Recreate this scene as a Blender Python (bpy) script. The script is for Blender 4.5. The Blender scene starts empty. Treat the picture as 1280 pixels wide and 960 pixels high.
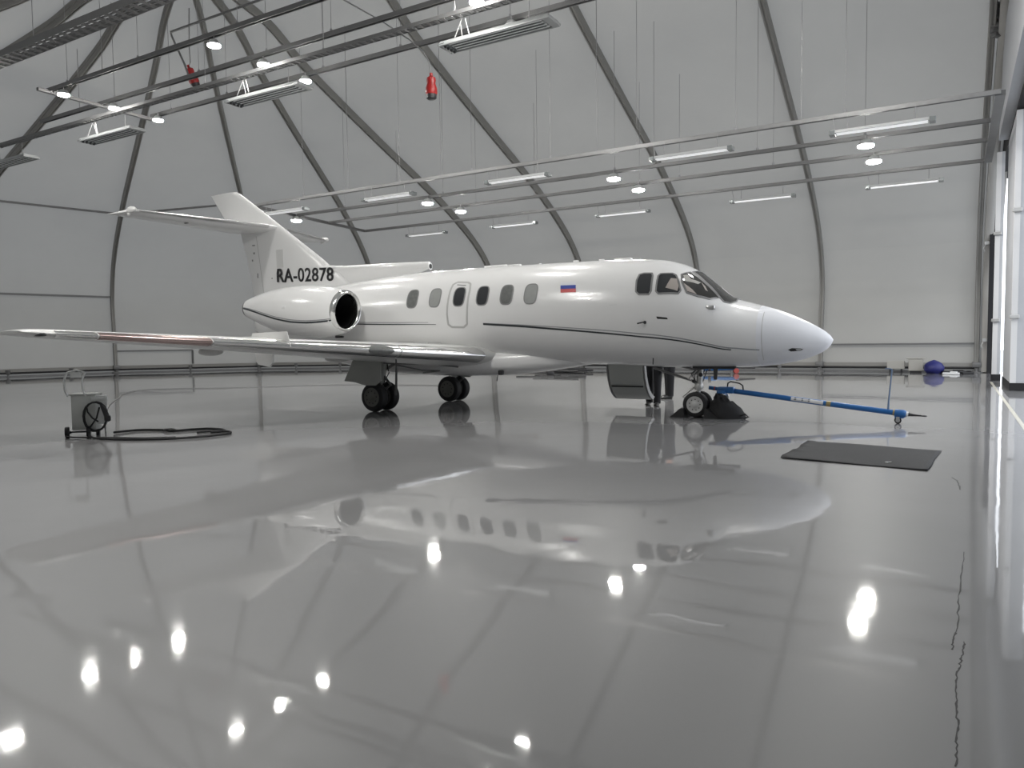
import bpy, bmesh, math, random
from mathutils import Vector, Matrix
random.seed(7)
SC=bpy.context.scene; COL=SC.collection
PI=math.pi; rad=math.radians

# ------------------------------------------------------------------ helpers
class MB:
    """collects geometry, builds one mesh object"""
    def __init__(s): s.v=[]; s.f=[]; s.m=[]; s.mi=0
    def add(s,vs,fs):
        o=len(s.v); s.v+= [tuple(p) for p in vs]
        for f in fs: s.f.append([i+o for i in f]); s.m.append(s.mi)
    def box(s,c,d,rz=0,bev=0.0,M=None):
        x,y,z=[k/2 for k in d]
        if bev>0:
            b=min(bev,x*.9,y*.9,z*.9); vs=[]
            bm=bmesh.new(); bmesh.ops.create_cube(bm,size=1)
            for v in bm.verts: v.co=Vector((v.co.x*d[0],v.co.y*d[1],v.co.z*d[2]))
            bmesh.ops.bevel(bm,geom=bm.edges[:],offset=b,segments=2,profile=.5,affect='EDGES')
            bm.verts.index_update()
            vs=[v.co.copy() for v in bm.verts]; fs=[[v.index for v in f.verts] for f in bm.faces]; bm.free()
        else:
            vs=[Vector((i*x,j*y,k*z)) for i in(-1,1) for j in(-1,1) for k in(-1,1)]
            fs=[(0,1,3,2),(4,6,7,5),(0,4,5,1),(2,3,7,6),(0,2,6,4),(1,5,7,3)]
        T=Matrix.Translation(Vector(c))@Matrix.Rotation(rz,4,'Z')
        if M is not None: T=T@M
        s.add([T@v for v in vs],fs)
    def tube(s,pts,r,n=8,caps=True,closed=False):
        pts=[Vector(p) for p in pts]; N=len(pts)
        rr=r if isinstance(r,(list,tuple)) else [r]*N
        rings=[]; up=None
        for i,p in enumerate(pts):
            if closed: t=(pts[(i+1)%N]-pts[i-1])
            else: t=(pts[min(i+1,N-1)]-pts[max(i-1,0)])
            t.normalize()
            if up is None:
                up=Vector((0,0,1)) if abs(t.z)<.9 else Vector((1,0,0))
            a=(up-t*up.dot(t))
            if a.length<1e-5: a=t.orthogonal()
            a.normalize(); b=t.cross(a); up=a
            rings.append([p+rr[i]*(a*math.cos(2*PI*k/n)+b*math.sin(2*PI*k/n)) for k in range(n)])
        s.loft(rings,caps=caps and not closed,closed_u=closed)
    def loft(s,rings,caps=True,closed_u=False,closed_v=True):
        n=len(rings[0]); vs=[p for r in rings for p in r]; fs=[]
        N=len(rings)
        for i in range(N if closed_u else N-1):
            a=i*n; b=((i+1)%N)*n
            for k in range(n if closed_v else n-1):
                k2=(k+1)%n; fs.append((a+k,a+k2,b+k2,b+k))
        if caps: fs.append(tuple(range(n))[::-1]); fs.append(tuple((N-1)*n+k for k in range(n)))
        s.add(vs,fs)
    def lathe(s,prof,c,axis,n=24,caps=True):
        """prof: (along,radius)"""
        ax=Vector(axis).normalized(); a=ax.orthogonal().normalized(); b=ax.cross(a); c=Vector(c)
        s.loft([[c+ax*h+(a*math.cos(2*PI*k/n)+b*math.sin(2*PI*k/n))*r for k in range(n)] for h,r in prof],caps=caps)
    def sphere(s,c,r,n=12,sc=(1,1,1)):
        rings=[]
        for i in range(1,n):
            t=PI*i/n; rings.append([Vector((c[0]+sc[0]*r*math.sin(t)*math.cos(2*PI*k/n),c[1]+sc[1]*r*math.sin(t)*math.sin(2*PI*k/n),c[2]+sc[2]*r*math.cos(t))) for k in range(n)])
        s.loft(rings)
    def prism(s,poly,vec):
        vec=Vector(vec); n=len(poly); p=[Vector(q) for q in poly]
        s.add(p+[q+vec for q in p],[tuple(range(n))[::-1],tuple(range(n,2*n))]+[(i,(i+1)%n,n+(i+1)%n,n+i) for i in range(n)])
    def build(s,name,mat,parent=None,smooth=None,mod=None):
        me=bpy.data.meshes.new(name); me.from_pydata(s.v,[],s.f)
        mats=mat if isinstance(mat,(list,tuple)) else [mat]
        for m in mats: me.materials.append(m)
        for p,i in zip(me.polygons,s.m): p.material_index=i
        bm=bmesh.new(); bm.from_mesh(me); bmesh.ops.recalc_face_normals(bm,faces=bm.faces); bm.to_mesh(me); bm.free()
        if smooth:
            for p in me.polygons: p.use_smooth=True
            try: me.set_sharp_from_angle(angle=rad(smooth))
            except Exception: pass
        o=bpy.data.objects.new(name,me); COL.objects.link(o)
        if parent is not None: o.parent=parent
        return o
def tag(o,label=None,cat=None,group=None,kind=None):
    if label: o['label']=label
    if cat: o['category']=cat
    if group: o['group']=group
    if kind: o['kind']=kind
    return o
def empty(name,loc=(0,0,0),rz=0,parent=None):
    o=bpy.data.objects.new(name,None); COL.objects.link(o); o.location=loc; o.rotation_euler=(0,0,rz); o.empty_display_size=.2
    if parent is not None: o.parent=parent
    return o
def copy_tree(o,parent=None):
    c=o.copy(); COL.objects.link(c); c.parent=parent
    for ch in [k for k in bpy.data.objects if k.parent==o]: copy_tree(ch,c)
    return c

# ------------------------------------------------------------------ materials
def mat(name,col,rough=.5,metal=0,spec=.5,coat=0,emit=None,es=0,noise=0,nscale=8,bump=0,bscale=30,alpha=None,trans=0):
    m=bpy.data.materials.new(name); m.use_nodes=True; nt=m.node_tree; b=nt.nodes['Principled BSDF']
    b.inputs['Base Color'].default_value=(*col,1); b.inputs['Roughness'].default_value=rough; b.inputs['Metallic'].default_value=metal
    b.inputs['Specular IOR Level'].default_value=spec; b.inputs['Coat Weight'].default_value=coat
    b.inputs['Transmission Weight'].default_value=trans
    if emit: b.inputs['Emission Color'].default_value=(*emit,1); b.inputs['Emission Strength'].default_value=es
    tc=nt.nodes.new('ShaderNodeTexCoord')
    n=nt.nodes.new('ShaderNodeTexNoise'); n.inputs['Scale'].default_value=nscale; n.inputs['Detail'].default_value=4
    nt.links.new(tc.outputs['Object'],n.inputs['Vector'])
    mr=nt.nodes.new('ShaderNodeMapRange'); mr.inputs['To Min'].default_value=1-max(noise,.01); mr.inputs['To Max'].default_value=1+max(noise,.01)
    nt.links.new(n.outputs['Fac'],mr.inputs['Value'])
    mx=nt.nodes.new('ShaderNodeVectorMath'); mx.operation='SCALE'; mx.inputs[0].default_value=col
    nt.links.new(mr.outputs[0],mx.inputs['Scale']); nt.links.new(mx.outputs[0],b.inputs['Base Color'])
    if bump:
        n2=nt.nodes.new('ShaderNodeTexNoise'); n2.inputs['Scale'].default_value=bscale; nt.links.new(tc.outputs['Object'],n2.inputs['Vector'])
        bp=nt.nodes.new('ShaderNodeBump'); bp.inputs['Strength'].default_value=bump; bp.inputs['Distance'].default_value=.01
        nt.links.new(n2.outputs['Fac'],bp.inputs['Height']); nt.links.new(bp.outputs[0],b.inputs['Normal'])
    return m
LEDE=300
M={}
M['steel']=mat('galvanised_steel',(.17,.17,.17),.5,.3,noise=.15,nscale=3)
M['alu']=mat('aluminium_profile',(.27,.265,.25),.55,.15,noise=.08,nscale=2)
M['rail']=mat('zinc_rail',(.17,.17,.17),.42,.45,noise=.15,nscale=5)
M['raillit']=mat('zinc_rail_lit',(.27,.27,.27),.4,.4,noise=.1,nscale=5)  # lit copy of the zinc rail, light put into a paler grey
M['wire']=mat('thin_wire',(.3,.3,.3),.5,.3)
M['panelbody']=mat('panel_housing',(.34,.35,.35),.4,.3)
M['lampbody']=mat('lamp_housing',(.5,.51,.51),.35,.3)
M['tube']=mat('fluorescent_tube',(.85,.86,.86),.3,emit=(1,1,1),es=.35)
M['tubeoff']=mat('unlit_tube_faint_glow',(.6,.62,.62),.3,emit=(1,1,1),es=.04)  # switched-off tube, given a faint glow all the same
M['louvre']=mat('lamp_reflector',(.3,.32,.32),.25,.7)
M['led']=mat('led_lens',(1,1,1),.3,emit=(1,.98,.94),es=LEDE)
M['red']=mat('red_plastic',(.32,.012,.012),.35)
M['black']=mat('black_rubber',(.012,.012,.013),.6)
M['blacksat']=mat('black_plastic',(.02,.02,.022),.4)
M['cloth']=mat('black_cloth',(.012,.012,.013),.9,bump=.6,bscale=20)
M['white']=mat('white_paint',(.80,.80,.795),.22,0,.5,coat=.35,noise=.01)
M['radome']=mat('radome_paint_daylit',(.76,.77,.80),.38,0,.5,noise=.01)  # radome paint with the cool daylight on the nose tinted in
M['wingpaint']=mat('wing_paint',(.62,.62,.61),.3,0,.5,coat=.2)
M['chrome']=mat('polished_metal',(.78,.78,.77),.16,1)
M['chromer']=mat('polished_metal_red_reflection',(.52,.40,.38),.22,1,noise=.15,nscale=2)  # same polished metal, a brownish reflection put into its colour
M['chromed']=mat('brushed_metal',(.6,.6,.6),.3,.9)
M['hubl']=mat('pale_hub',(.5,.5,.49),.4,.2)
M['greypaint']=mat('grey_gear_paint',(.36,.37,.35),.4,noise=.05)
M['doorgrey']=mat('stair_skin_grey',(.42,.43,.41),.35)
M['duct']=mat('intake_black',(.01,.01,.01),.5)
M['fan']=mat('fan_metal',(.06,.06,.065),.3,.8)
M['glass']=mat('cabin_glass',(.035,.037,.04),.08,0,.6)
M['shade']=mat('window_shade',(.33,.34,.33),.12,0,.6,noise=.1)
M['glasslit']=mat('cabin_glass_lit',(.16,.165,.16),.08,0,.6,noise=.3,nscale=14)  # paler glass, lit look and reflection put into the colour
M['rim']=mat('window_rim',(.22,.22,.22),.4)
M['rimw']=mat('pale_seal',(.48,.48,.47),.4)
M['stripek']=mat('stripe_black',(.03,.035,.04),.3)
M['stripeg']=mat('stripe_grey',(.33,.34,.35),.3)
M['letter']=mat('letter_black',(.012,.012,.014),.35)
M['flagw']=mat('flag_white',(.75,.76,.8),.35); M['flagb']=mat('flag_blue',(.03,.06,.35),.35); M['flagr']=mat('flag_red',(.5,.03,.03),.35)
M['blue']=mat('blue_paint',(.012,.11,.33),.35,noise=.1,coat=.2)
M['yellow']=mat('yellow_band',(.30,.24,.10),.5)
M['sticker']=mat('sticker_white',(.7,.7,.7),.4)
M['mat']=mat('dark_mat',(.035,.035,.037),.8,noise=.25,nscale=2,bump=.4,bscale=60)
M['cart']=mat('cart_grey',(.50,.51,.49),.45,noise=.05)
M['wheelhub']=mat('wheel_hub',(.45,.45,.44),.35,.4)
M['wheelhubd']=mat('dark_hub',(.13,.13,.12),.5,.3)  # darker tone than the plain wheel hub
M['tyre']=mat('tyre_rubber',(.010,.010,.011),.65,bump=.2,bscale=40)
M['skin']=mat('skin',(.55,.33,.25),.5); M['shirt']=mat('dark_jacket',(.02,.022,.03),.85); M['trouser']=mat('dark_trousers',(.008,.008,.010),.9); M['hair']=mat('dark_hair',(.02,.015,.01),.7); M['shoe']=mat('black_shoe',(.01,.01,.01),.3)
M['doorpanel']=mat('door_leaf_fabric',(.42,.43,.45),.7,noise=.04)
M['doorlight']=mat('door_leaf_edge',(.6,.6,.6),.6)
M['brush']=mat('door_seal_gap_black',(.01,.01,.012),.8)
M['bluebag']=mat('blue_plastic_bag',(.012,.015,.13),.5,bump=.8,bscale=6)
M['box']=mat('painted_box',(.40,.39,.36),.55)
M['seat']=mat('cockpit_trim',(.40,.36,.33),.8)
M['yline']=mat('faded_floor_line',(.52,.50,.42),.3)
M['woodred']=mat('red_wheel',(.35,.06,.05),.5)

def fabric_mat():
    m=bpy.data.materials.new('tent_fabric'); m.use_nodes=True; nt=m.node_tree; nt.nodes.clear(); L=nt.links
    out=nt.nodes.new('ShaderNodeOutputMaterial'); mix=nt.nodes.new('ShaderNodeMixShader'); d=nt.nodes.new('ShaderNodeBsdfDiffuse'); t=nt.nodes.new('ShaderNodeBsdfTranslucent')
    tc=nt.nodes.new('ShaderNodeTexCoord'); n=nt.nodes.new('ShaderNodeTexNoise'); n.inputs['Scale'].default_value=.35; n.inputs['Detail'].default_value=5
    L.new(tc.outputs['Object'],n.inputs['Vector'])
    cr=nt.nodes.new('ShaderNodeValToRGB'); cr.color_ramp.elements[0].position=.3; cr.color_ramp.elements[0].color=(.335,.325,.30,1); cr.color_ramp.elements[1].position=.7; cr.color_ramp.elements[1].color=(.37,.36,.335,1)
    L.new(n.outputs['Fac'],cr.inputs['Fac']); L.new(cr.outputs[0],d.inputs['Color'])
    t.inputs['Color'].default_value=(.80,.80,.78,1)
    n2=nt.nodes.new('ShaderNodeTexNoise'); n2.inputs['Scale'].default_value=1.2; n2.inputs['Detail'].default_value=3; L.new(tc.outputs['Object'],n2.inputs['Vector'])
    bp=nt.nodes.new('ShaderNodeBump'); bp.inputs['Strength'].default_value=.15; bp.inputs['Distance'].default_value=.05; L.new(n2.outputs['Fac'],bp.inputs['Height']); L.new(bp.outputs[0],d.inputs['Normal'])
    mix.inputs[0].default_value=TRANSL; L.new(d.outputs[0],mix.inputs[1]); L.new(t.outputs[0],mix.inputs[2]); L.new(mix.outputs[0],out.inputs[0])
    return m
def floor_mat():
    m=bpy.data.materials.new('epoxy_floor'); m.use_nodes=True; nt=m.node_tree; L=nt.links; b=nt.nodes['Principled BSDF']
    tc=nt.nodes.new('ShaderNodeTexCoord')
    def noise(sc,det=3,w=None):
        n=nt.nodes.new('ShaderNodeTexNoise'); n.inputs['Scale'].default_value=sc; n.inputs['Detail'].default_value=det; L.new(tc.outputs['Object'],n.inputs['Vector']); return n
    n=noise(.25,6); cr=nt.nodes.new('ShaderNodeValToRGB'); cr.color_ramp.elements[0].position=.3; cr.color_ramp.elements[1].position=.7
    cr.color_ramp.elements[0].color=(*[FLOORC*k*.93 for k in (1,1,1.02)],1); cr.color_ramp.elements[1].color=(*[FLOORC*k*1.07 for k in (1,1,1.02)],1)
    L.new(n.outputs['Fac'],cr.inputs['Fac']); L.new(cr.outputs[0],b.inputs['Base Color'])
    b.inputs['Coat Weight'].default_value=1; b.inputs['Coat IOR'].default_value=1.5; b.inputs['Roughness'].default_value=.42; b.inputs['IOR'].default_value=1.5; b.inputs['Specular IOR Level'].default_value=.5
    nr=noise(.8,4); mr=nt.nodes.new('ShaderNodeMapRange'); mr.inputs['From Min'].default_value=.35; mr.inputs['From Max'].default_value=.7; mr.inputs['To Min'].default_value=.015; mr.inputs['To Max'].default_value=.06
    L.new(nr.outputs['Fac'],mr.inputs['Value']); L.new(mr.outputs[0],b.inputs['Coat Roughness'])
    # the poured floor is not dead flat: long swells, short ripples
    prev=None
    for sc,dist,det in ((.22,WAVE1,1),(1.1,WAVE2,1),(5.0,WAVE3,1)):
        k=noise(sc,det); bp=nt.nodes.new('ShaderNodeBump'); bp.inputs['Strength'].default_value=1; bp.inputs['Distance'].default_value=dist
        L.new(k.outputs['Fac'],bp.inputs['Height'])
        if prev: L.new(prev.outputs[0],bp.inputs['Normal'])
        prev=bp
    L.new(prev.outputs[0],b.inputs['Coat Normal'])
    return m
LEDW=90; TRANSL=.09; FLOORC=.23; WAVE1=.012; WAVE2=.0025; WAVE3=.0004
M['fabric']=fabric_mat(); M['floor']=floor_mat()

# ------------------------------------------------------------------ camera
CF,CP,CR,CH=928.38,rad(3.3316),rad(.69787),1.4424
F=Vector((0,math.cos(CP),-math.sin(CP))); R0=Vector((1,0,0)); D0=F.cross(R0)
RT=math.cos(CR)*R0+math.sin(CR)*D0; DN=-math.sin(CR)*R0+math.cos(CR)*D0
cam=bpy.data.cameras.new('camera'); co=bpy.data.objects.new('camera',cam); COL.objects.link(co)
mw=Matrix.Identity(4)
for i in range(3): mw[i][0]=RT[i]; mw[i][1]=-DN[i]; mw[i][2]=-F[i]
mw[2][3]=CH; co.matrix_world=mw
cam.sensor_width=36; cam.lens=CF*36/1280; cam.clip_end=300; SC.camera=co

# ------------------------------------------------------------------ hangar frame: u along the ridge, n across
YAW=rad(59.106); UA=Vector((-math.sin(YAW),math.cos(YAW),0)); NA=Vector((math.cos(YAW),math.sin(YAW),0))
def H(u,n,z=0): return UA*u+NA*n+Vector((0,0,z))
UROT=math.atan2(UA.y,UA.x); NROT=math.atan2(NA.y,NA.x)
NC,UC=15.72,21.43
RK=[18.15,18.32,18.48,17.15,13.9,9.3,7.01,4.87,3.1,0]; ZK=[0,2,4,6,8,10,11,12,13,13.73]
def _cr(v,t):
    i=min(int(t),len(v)-2); f=t-i; e=[2*v[0]-v[1]]+v+[2*v[-1]-v[-2]]; a,b,c,d=e[i:i+4]
    return .5*(2*b+(c-a)*f+(2*a-5*b+4*c-d)*f*f+(-a+3*b-3*c+d)*f**3)
def prof(t): return _cr(RK,t),_cr(ZK,t)
def prof_r(z):
    lo,hi=0.,9.
    for _ in range(40):
        m=(lo+hi)/2
        if prof(m)[1]<z: lo=m
        else: hi=m
    return prof(lo)[0]
US={5:21.43,6:16.15,7:10.34,8:4.97,9:-.68}
ANG=[0,23.05,43.73,66.56,89.41,112.5,135,157.5,180]
def ribdir(a): a=rad(a); return NA*math.cos(a)+UA*math.sin(a)
SC.view_settings.view_transform='Standard'; SC.view_settings.look='None'; SC.view_settings.gamma=1; SC.view_settings.use_curve_mapping=False
SC.view_settings.exposure=.36
SC.cycles.use_denoising=True; SC.cycles.max_bounces=10; SC.cycles.diffuse_bounces=6; SC.cycles.glossy_bounces=5; SC.cycles.caustics_reflective=False; SC.cycles.caustics_refractive=False
SC.cycles.sample_clamp_indirect=6
# overcast daylight outside
w=bpy.data.worlds.new('sky'); SC.world=w; w.use_nodes=True; nt=w.node_tree; bg=nt.nodes['Background']
bg.inputs[0].default_value=(.9,.94,1,1); bg.inputs[1].default_value=SKY=2.0
M['wind']=mat('windscreen_glass',(.05,.05,.048),.07,0,.6,noise=.3,nscale=3)
M['seatl']=mat('pale_headrest',(.42,.41,.38),.7)
M['bluegrey']=mat('blue_grey_lever',(.12,.18,.28),.4)
M['alupale']=mat('pale_aluminium',(.42,.41,.39),.5,.1)
M['cartl']=mat('cart_white',(.62,.63,.62),.4)
M['crack']=mat('crack_dark',(.03,.03,.03),.6)
def person_mat():
    m=bpy.data.materials.new('clothed_person'); m.use_nodes=True; nt=m.node_tree; b=nt.nodes['Principled BSDF']; L=nt.links
    tc=nt.nodes.new('ShaderNodeTexCoord'); sp=nt.nodes.new('ShaderNodeSeparateXYZ'); L.new(tc.outputs['Object'],sp.inputs[0])
    cr=nt.nodes.new('ShaderNodeValToRGB'); cr.color_ramp.interpolation='CONSTANT'; mr=nt.nodes.new('ShaderNodeMath'); mr.operation='MULTIPLY'; mr.inputs[1].default_value=.5; L.new(sp.outputs[2],mr.inputs[0]); L.new(mr.outputs[0],cr.inputs['Fac'])
    e=cr.color_ramp.elements; e[0].position=0; e[0].color=(.008,.008,.01,1); e[1].position=.44; e[1].color=(.02,.022,.03,1); k=e.new(.755); k.color=(.55,.33,.25,1)
    L.new(cr.outputs[0],b.inputs['Base Color']); b.inputs['Roughness'].default_value=.8; return m
M['person']=person_mat()
def floorpx(x,y):
    d=F+RT*((x-640)/CF)+DN*((y-480)/CF); t=-CH/d.z; return Vector((d.x*t,d.y*t,0))
# ================================================================== SETTING
def shell(name,planes,t0,t1,off,m):
    """planes: list of (origin_u, origin_n dir) -> rings of the tent skin between profile parameters"""
    mb=MB(); rings=[]
    for org,d in planes:
        r=[]
        for k in range(int((t1-t0)*6)+1):
            t=t0+k/6; rr,z=prof(min(t,9)); r.append(org+d*(rr+off*(1 if rr>.4 else rr/.4))+Vector((0,0,z+(off if t>4.5 else off*max(0,(t-2)/2.5)))))
        rings.append(r)
    mb.loft(rings,caps=False,closed_v=False)
    o=mb.build(name,m,smooth=25); tag(o,kind='structure'); return o
OFF=.17
def fl(mb,pts,z0,z1):
    mb.prism([Vector((p.x,p.y,z0)) for p in pts],(0,0,z1-z0))
# floor slab outline follows the tent
outer=[H(US[9]-.0,NC+RK[0]+OFF+.1)]+[H(US[k],NC+RK[0]+OFF+.1) for k in (8,7,6)]
outer+=[H(UC,NC)+ribdir(a)*(RK[0]+OFF+.1) for a in ANG]
outer+=[H(US[k],NC-RK[0]-OFF-.1) for k in (6,7,8,9)]
outer+=[H(-1.9,NC-RK[0]-OFF-.1),H(-1.9,NC+RK[0]+OFF+.1)]
mb=MB(); fl(mb,outer,-.2,0); tag(mb.build('floor',M['floor']),kind='structure')
M['apron']=mat('concrete_apron',(.38,.39,.40),.85,noise=.1,nscale=.5)
mb=MB(); c=H(12,NC); mb.box((c.x,c.y,-.27),(160,160,.1),rz=UROT); tag(mb.build('ground_outside',M['apron']),kind='structure')
strs=[(H(US[k],NC),NA) for k in (9,8,7,6,5)]
strn=[(H(US[k],NC),-NA) for k in (5,6,7,8,9)]
aps=[(H(UC,NC),ribdir(a)) for a in ANG]
shell('wall_far',strs,0,2.5,OFF,M['fabric']); shell('wall_near',strn,0,2.5,OFF,M['fabric']); shell('wall_left',aps,0,2.5,OFF,M['fabric'])
mbs=[]
shell('ceiling_far',strs,2.5,9,OFF,M['fabric']); shell('ceiling_near',strn,2.5,9,OFF,M['fabric']); shell('ceiling_left',aps,2.5,9,OFF,M['fabric'])

# gable above the door, door leaves, jamb
def gable():
    mb=MB(); pts=[]
    ts=[k/4 for k in range(0,37)]
    for s in (1,-1):
        p=[H(-1.36,NC+s*(prof(t)[0]+OFF),prof(t)[1]+OFF*min(1,t/4)) for t in ts if prof(t)[1]>=7.3]
        p=[H(-1.36,NC+s*(prof_r(7.3)+OFF),7.3)]+p
        if s==1: A=p
        else: B=p[::-1]
    mb.prism(A+B,UA*.06); tag(mb.build('wall_gable',M['fabric']),kind='structure')
    # shell strip closing the end bay between the last rib and the gable
    for s,nm in ((1,'wall_end_far'),(-1,'wall_end_near')):
        mb=MB(); rings=[[H(uu,NC+s*(prof(k/6)[0]+OFF),prof(k/6)[1]+OFF*min(1,k/24)) for k in range(55)] for uu in (US[9],-1.42)]
        mb.loft(rings,caps=False,closed_v=False); tag(mb.build(nm,M['fabric'],smooth=30),kind='structure')
gable()
mb=MB()
mb.prism([H(-.98,14,7.3),H(-.98,27.2,7.3),H(-.98,25.2,9.9),H(-.98,14,9.9)],UA*-.25); mb.prism([H(-.98,-1,7.3),H(-.98,13.98,7.3),H(-.98,13.98,9.9),H(-.98,-1,9.9)],UA*-.25)
tag(mb.build('trim_1',M['doorpanel']),kind='structure')
mb=MB(); mb.prism([H(-1.23,-1.5,7.15),H(-1.23,33,7.15),H(-1.23,33,7.3),H(-1.23,-1.5,7.3)],UA*-.6); mb.prism([H(-1.23,27.2,7.3),H(-1.23,31.6,7.3),H(-1.23,27.2,9.6)],UA*-.1)  # black pieces painting the dark void under and beside the header
tag(mb.build('trim_2',M['brush']),kind='structure')
mb=MB(); mb.prism([H(-1.0,33.25,0),H(-1.38,33.25,0),H(-1.38,33.25,7.2),H(-1.0,33.25,7.2)],NA*.2); tag(mb.build('trim_3',M['brush']),kind='structure')  # black jamb sheet painting the dark gap beside the column
def leaf(name,u0,u1,n0,n1,edge):
    mb=MB(); mb.prism([H(u0,n0,.16),H(u0,n1,.16),H(u1,n1,.16),H(u1,n0,.16)],(0,0,6.95)); o=mb.build(name,M['doorpanel']); tag(o,kind='structure')
    mb=MB(); mb.prism([H(u0+.02,n0-.03,0),H(u0+.02,n1+.03,0),H(u1-.02,n1+.03,0),H(u1-.02,n0-.03,0)],(0,0,.2)); mb.build('door_seal',M['brush'],o)
    mb=MB()
    for z in (1.9,4.6): 
        mb.box(H(u0-.05,n0-.06,z),(.22,.10,.10),rz=UROT,bev=.02)
    mb.build('door_latch',M['wheelhub'],o)
    mb=MB(); mb.prism([H(u0+.012,n0-.012,.2),H(u0+.012,n0+.14,.2),H(u0-.12,n0+.14,.2),H(u0-.12,n0-.012,.2)],(0,0,6.9)); mb.build('door_edge_profile',M['doorlight'],o)
    return o
leaf('door_1',-.985,-1.19,27.9,28.4,1); leaf('door_2',-1.21,-1.62,23.0,26.6,1)
leaf('door_unseen_3',-1.80,-2.05,2.0,11,1); leaf('door_unseen_4',-1.5,-1.75,-3.2,2.3,1)  # unseen leaves, placed to hold back daylight except a gap lighting the nose
# column beside last rib
mb=MB(); rings=[]
for k in range(61):
    r,z=prof(9*k/60); r0,z0=prof(9*max(k-1,0)/60); r1,z1=prof(9*min(k+1,60)/60); t=Vector((r1-r0,0,z1-z0)).normalized(); nx,nz=-t.z,t.x
    if k==60: nx,nz=0,-1
    ring=[]
    for uu,d in ((-.83,0),(-.83,.30),(-.90,.34),(-1.06,.34),(-1.13,.30),(-1.13,0)): ring.append(H(uu,NC+r+nx*(d-.05),z+nz*(d-.05)))
    rings.append(ring)
mb.loft(rings)
o=mb.build('door_column',M['alupale'],smooth=30); tag(o,'pale metal arch column between the end rib and the hangar door','column')
for z in (1.25,4.9):
    mb=MB(); mb.box(H(-.98,33.45,z),(.3,.16,.14),rz=UROT,bev=.02); mb.tube([H(-.9,33.4,z),H(-.8,33.38,z-.2),H(-.85,33.4,z-.32)],.02); mb.build('bracket',M['wheelhub'],o)
mb=MB()
for k in range(9): mb.box(H(-.75-.15*random.random(),25.1-.04*k-.2*random.random(),9.75+.10*k),(.25,.2,.14),rz=UROT+random.random(),bev=.03)
mb.build('cable_clump',M['steel'],o)

# ---------------------------------------------------------------- arch ribs
RIBL={9:'end arch rib next to the hangar door, nearest to the door column',8:'arch rib crossing behind the nose tip of the jet',7:'arch rib rising from behind the cockpit roof',6:'arch rib rising from behind the cabin roof just aft of the small flag',5:'arch rib rising above the aft cabin windows where the round end begins'}
def rib(org,d,side,t1=9.0,label='',full=False):
    """box profile with grooves following the tent profile"""
    root=empty('arch_rib',org+d*RK[0]); tag(root,label,'rib','curved metal ribs of the tent hangar')
    mb=MB(); rings=[]; N=60; t0=0
    ps=[]
    for k in range(N+1):
        t=t1*k/N; r,z=prof(t); ps.append(org+d*r+Vector((0,0,z)))
    for k,p in enumerate(ps):
        q=ps[min(k+1,N)]-ps[max(k-1,0)]; q.normalize(); inn=Vector((0,0,1)).cross(q)  # placeholder normal
        inn=side.cross(q); inn.normalize()
        if inn.dot(d)>0: inn=-inn
        if k==N: inn=Vector((0,0,-1))
        a,b=.085,.15
        sec=[(-a,-b),(-a,b*.75),(-a*.8,b),(-a*.25,b),(-a*.25,b*.78),(a*.25,b*.78),(a*.25,b),(a*.8,b),(a,b*.75),(a,b*.3),(a*.8,b*.22),(a*.8,-b*.1),(a,-b*.18),(a,-b)]
        rings.append([p+side*x+inn*y-root.location for x,y in sec])
    mb.loft(rings); mb.build('rib_profile',M['alu'],root,smooth=30)
    mb=MB(); b0=org+d*(RK[0])-root.location
    rz=math.atan2(d.y,d.x)
    mb.box(b0+Vector((0,0,.02)),(.62,.42,.04),rz=rz,bev=.01); mb.box(b0+Vector((0,0,.3))-d*.05,(.46,.3,.2),rz=rz,bev=.02)
    mb.tube([b0-d*.22+Vector((0,0,.03)),b0-d*.22+Vector((0,0,.17))],.07); mb.build('base_plate',M['steel'],root,smooth=30)
    return root
for k in (9,8,7,6,5): rib(H(US[k],NC),NA,UA,label='Grey metal '+RIBL[k])
for k,nm in zip((5,6,7,8,9),('first','second','third','fourth','fifth')): rib(H(US[k],NC),-NA,UA,label=f'grey metal arch rib of the near wall, {nm} from the rounded end')
AL={1:'grey metal rib of the round end rising above the dorsal intake of the jet',2:'grey metal rib of the round end passing behind the tail fin',3:'grey metal rib of the round end crossing behind the starboard tailplane tip',4:'grey metal rib of the round end, crossed by a tray at upper left',5:'grey metal rib of the round end beyond the upper cable tray',6:'grey metal rib of the round end turning towards the near wall',7:'last grey metal rib of the round end before the near wall'}
for i in range(1,8):
    d=ribdir(ANG[i]); rib(H(UC,NC),d,Vector((0,0,1)).cross(d).normalized(),label=AL[i])

# ---------------------------------------------------------------- horizontal purlins and base rails
def bar(name,p,q,wd,ht,m,label,cat,group=None,parent=None):
    mb=MB(); p=Vector(p); q=Vector(q); d=q-p; c=(p+q)/2; rz=math.atan2(d.y,d.x); L=Vector((d.x,d.y,0)).length
    mb.prism([p+Vector((0,0,-ht/2))-Vector((-d.y,d.x,0)).normalized()*wd/2,p+Vector((0,0,-ht/2))+Vector((-d.y,d.x,0)).normalized()*wd/2,p+Vector((0,0,ht/2))+Vector((-d.y,d.x,0)).normalized()*wd/2,p+Vector((0,0,ht/2))-Vector((-d.y,d.x,0)).normalized()*wd/2],d)
    o=mb.build(name,m,parent)
    if label: tag(o,label,cat,group)
    return o
def rp(i,z,dr=0): return H(UC,NC)+ribdir(ANG[i])*(prof_r(z)+dr)+Vector((0,0,z))
bar('purlin',rp(4,7.75),rp(3,7.75),.08,.09,M['steel'],'dark thin bar at eaves height reaching the starboard tailplane tip','bar','horizontal bars between ribs')
bar('purlin',rp(3,7.75),rp(2,8.4),.08,.09,M['steel'],'dark thin bar running behind the tail fin top','bar','horizontal bars between ribs')
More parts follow.
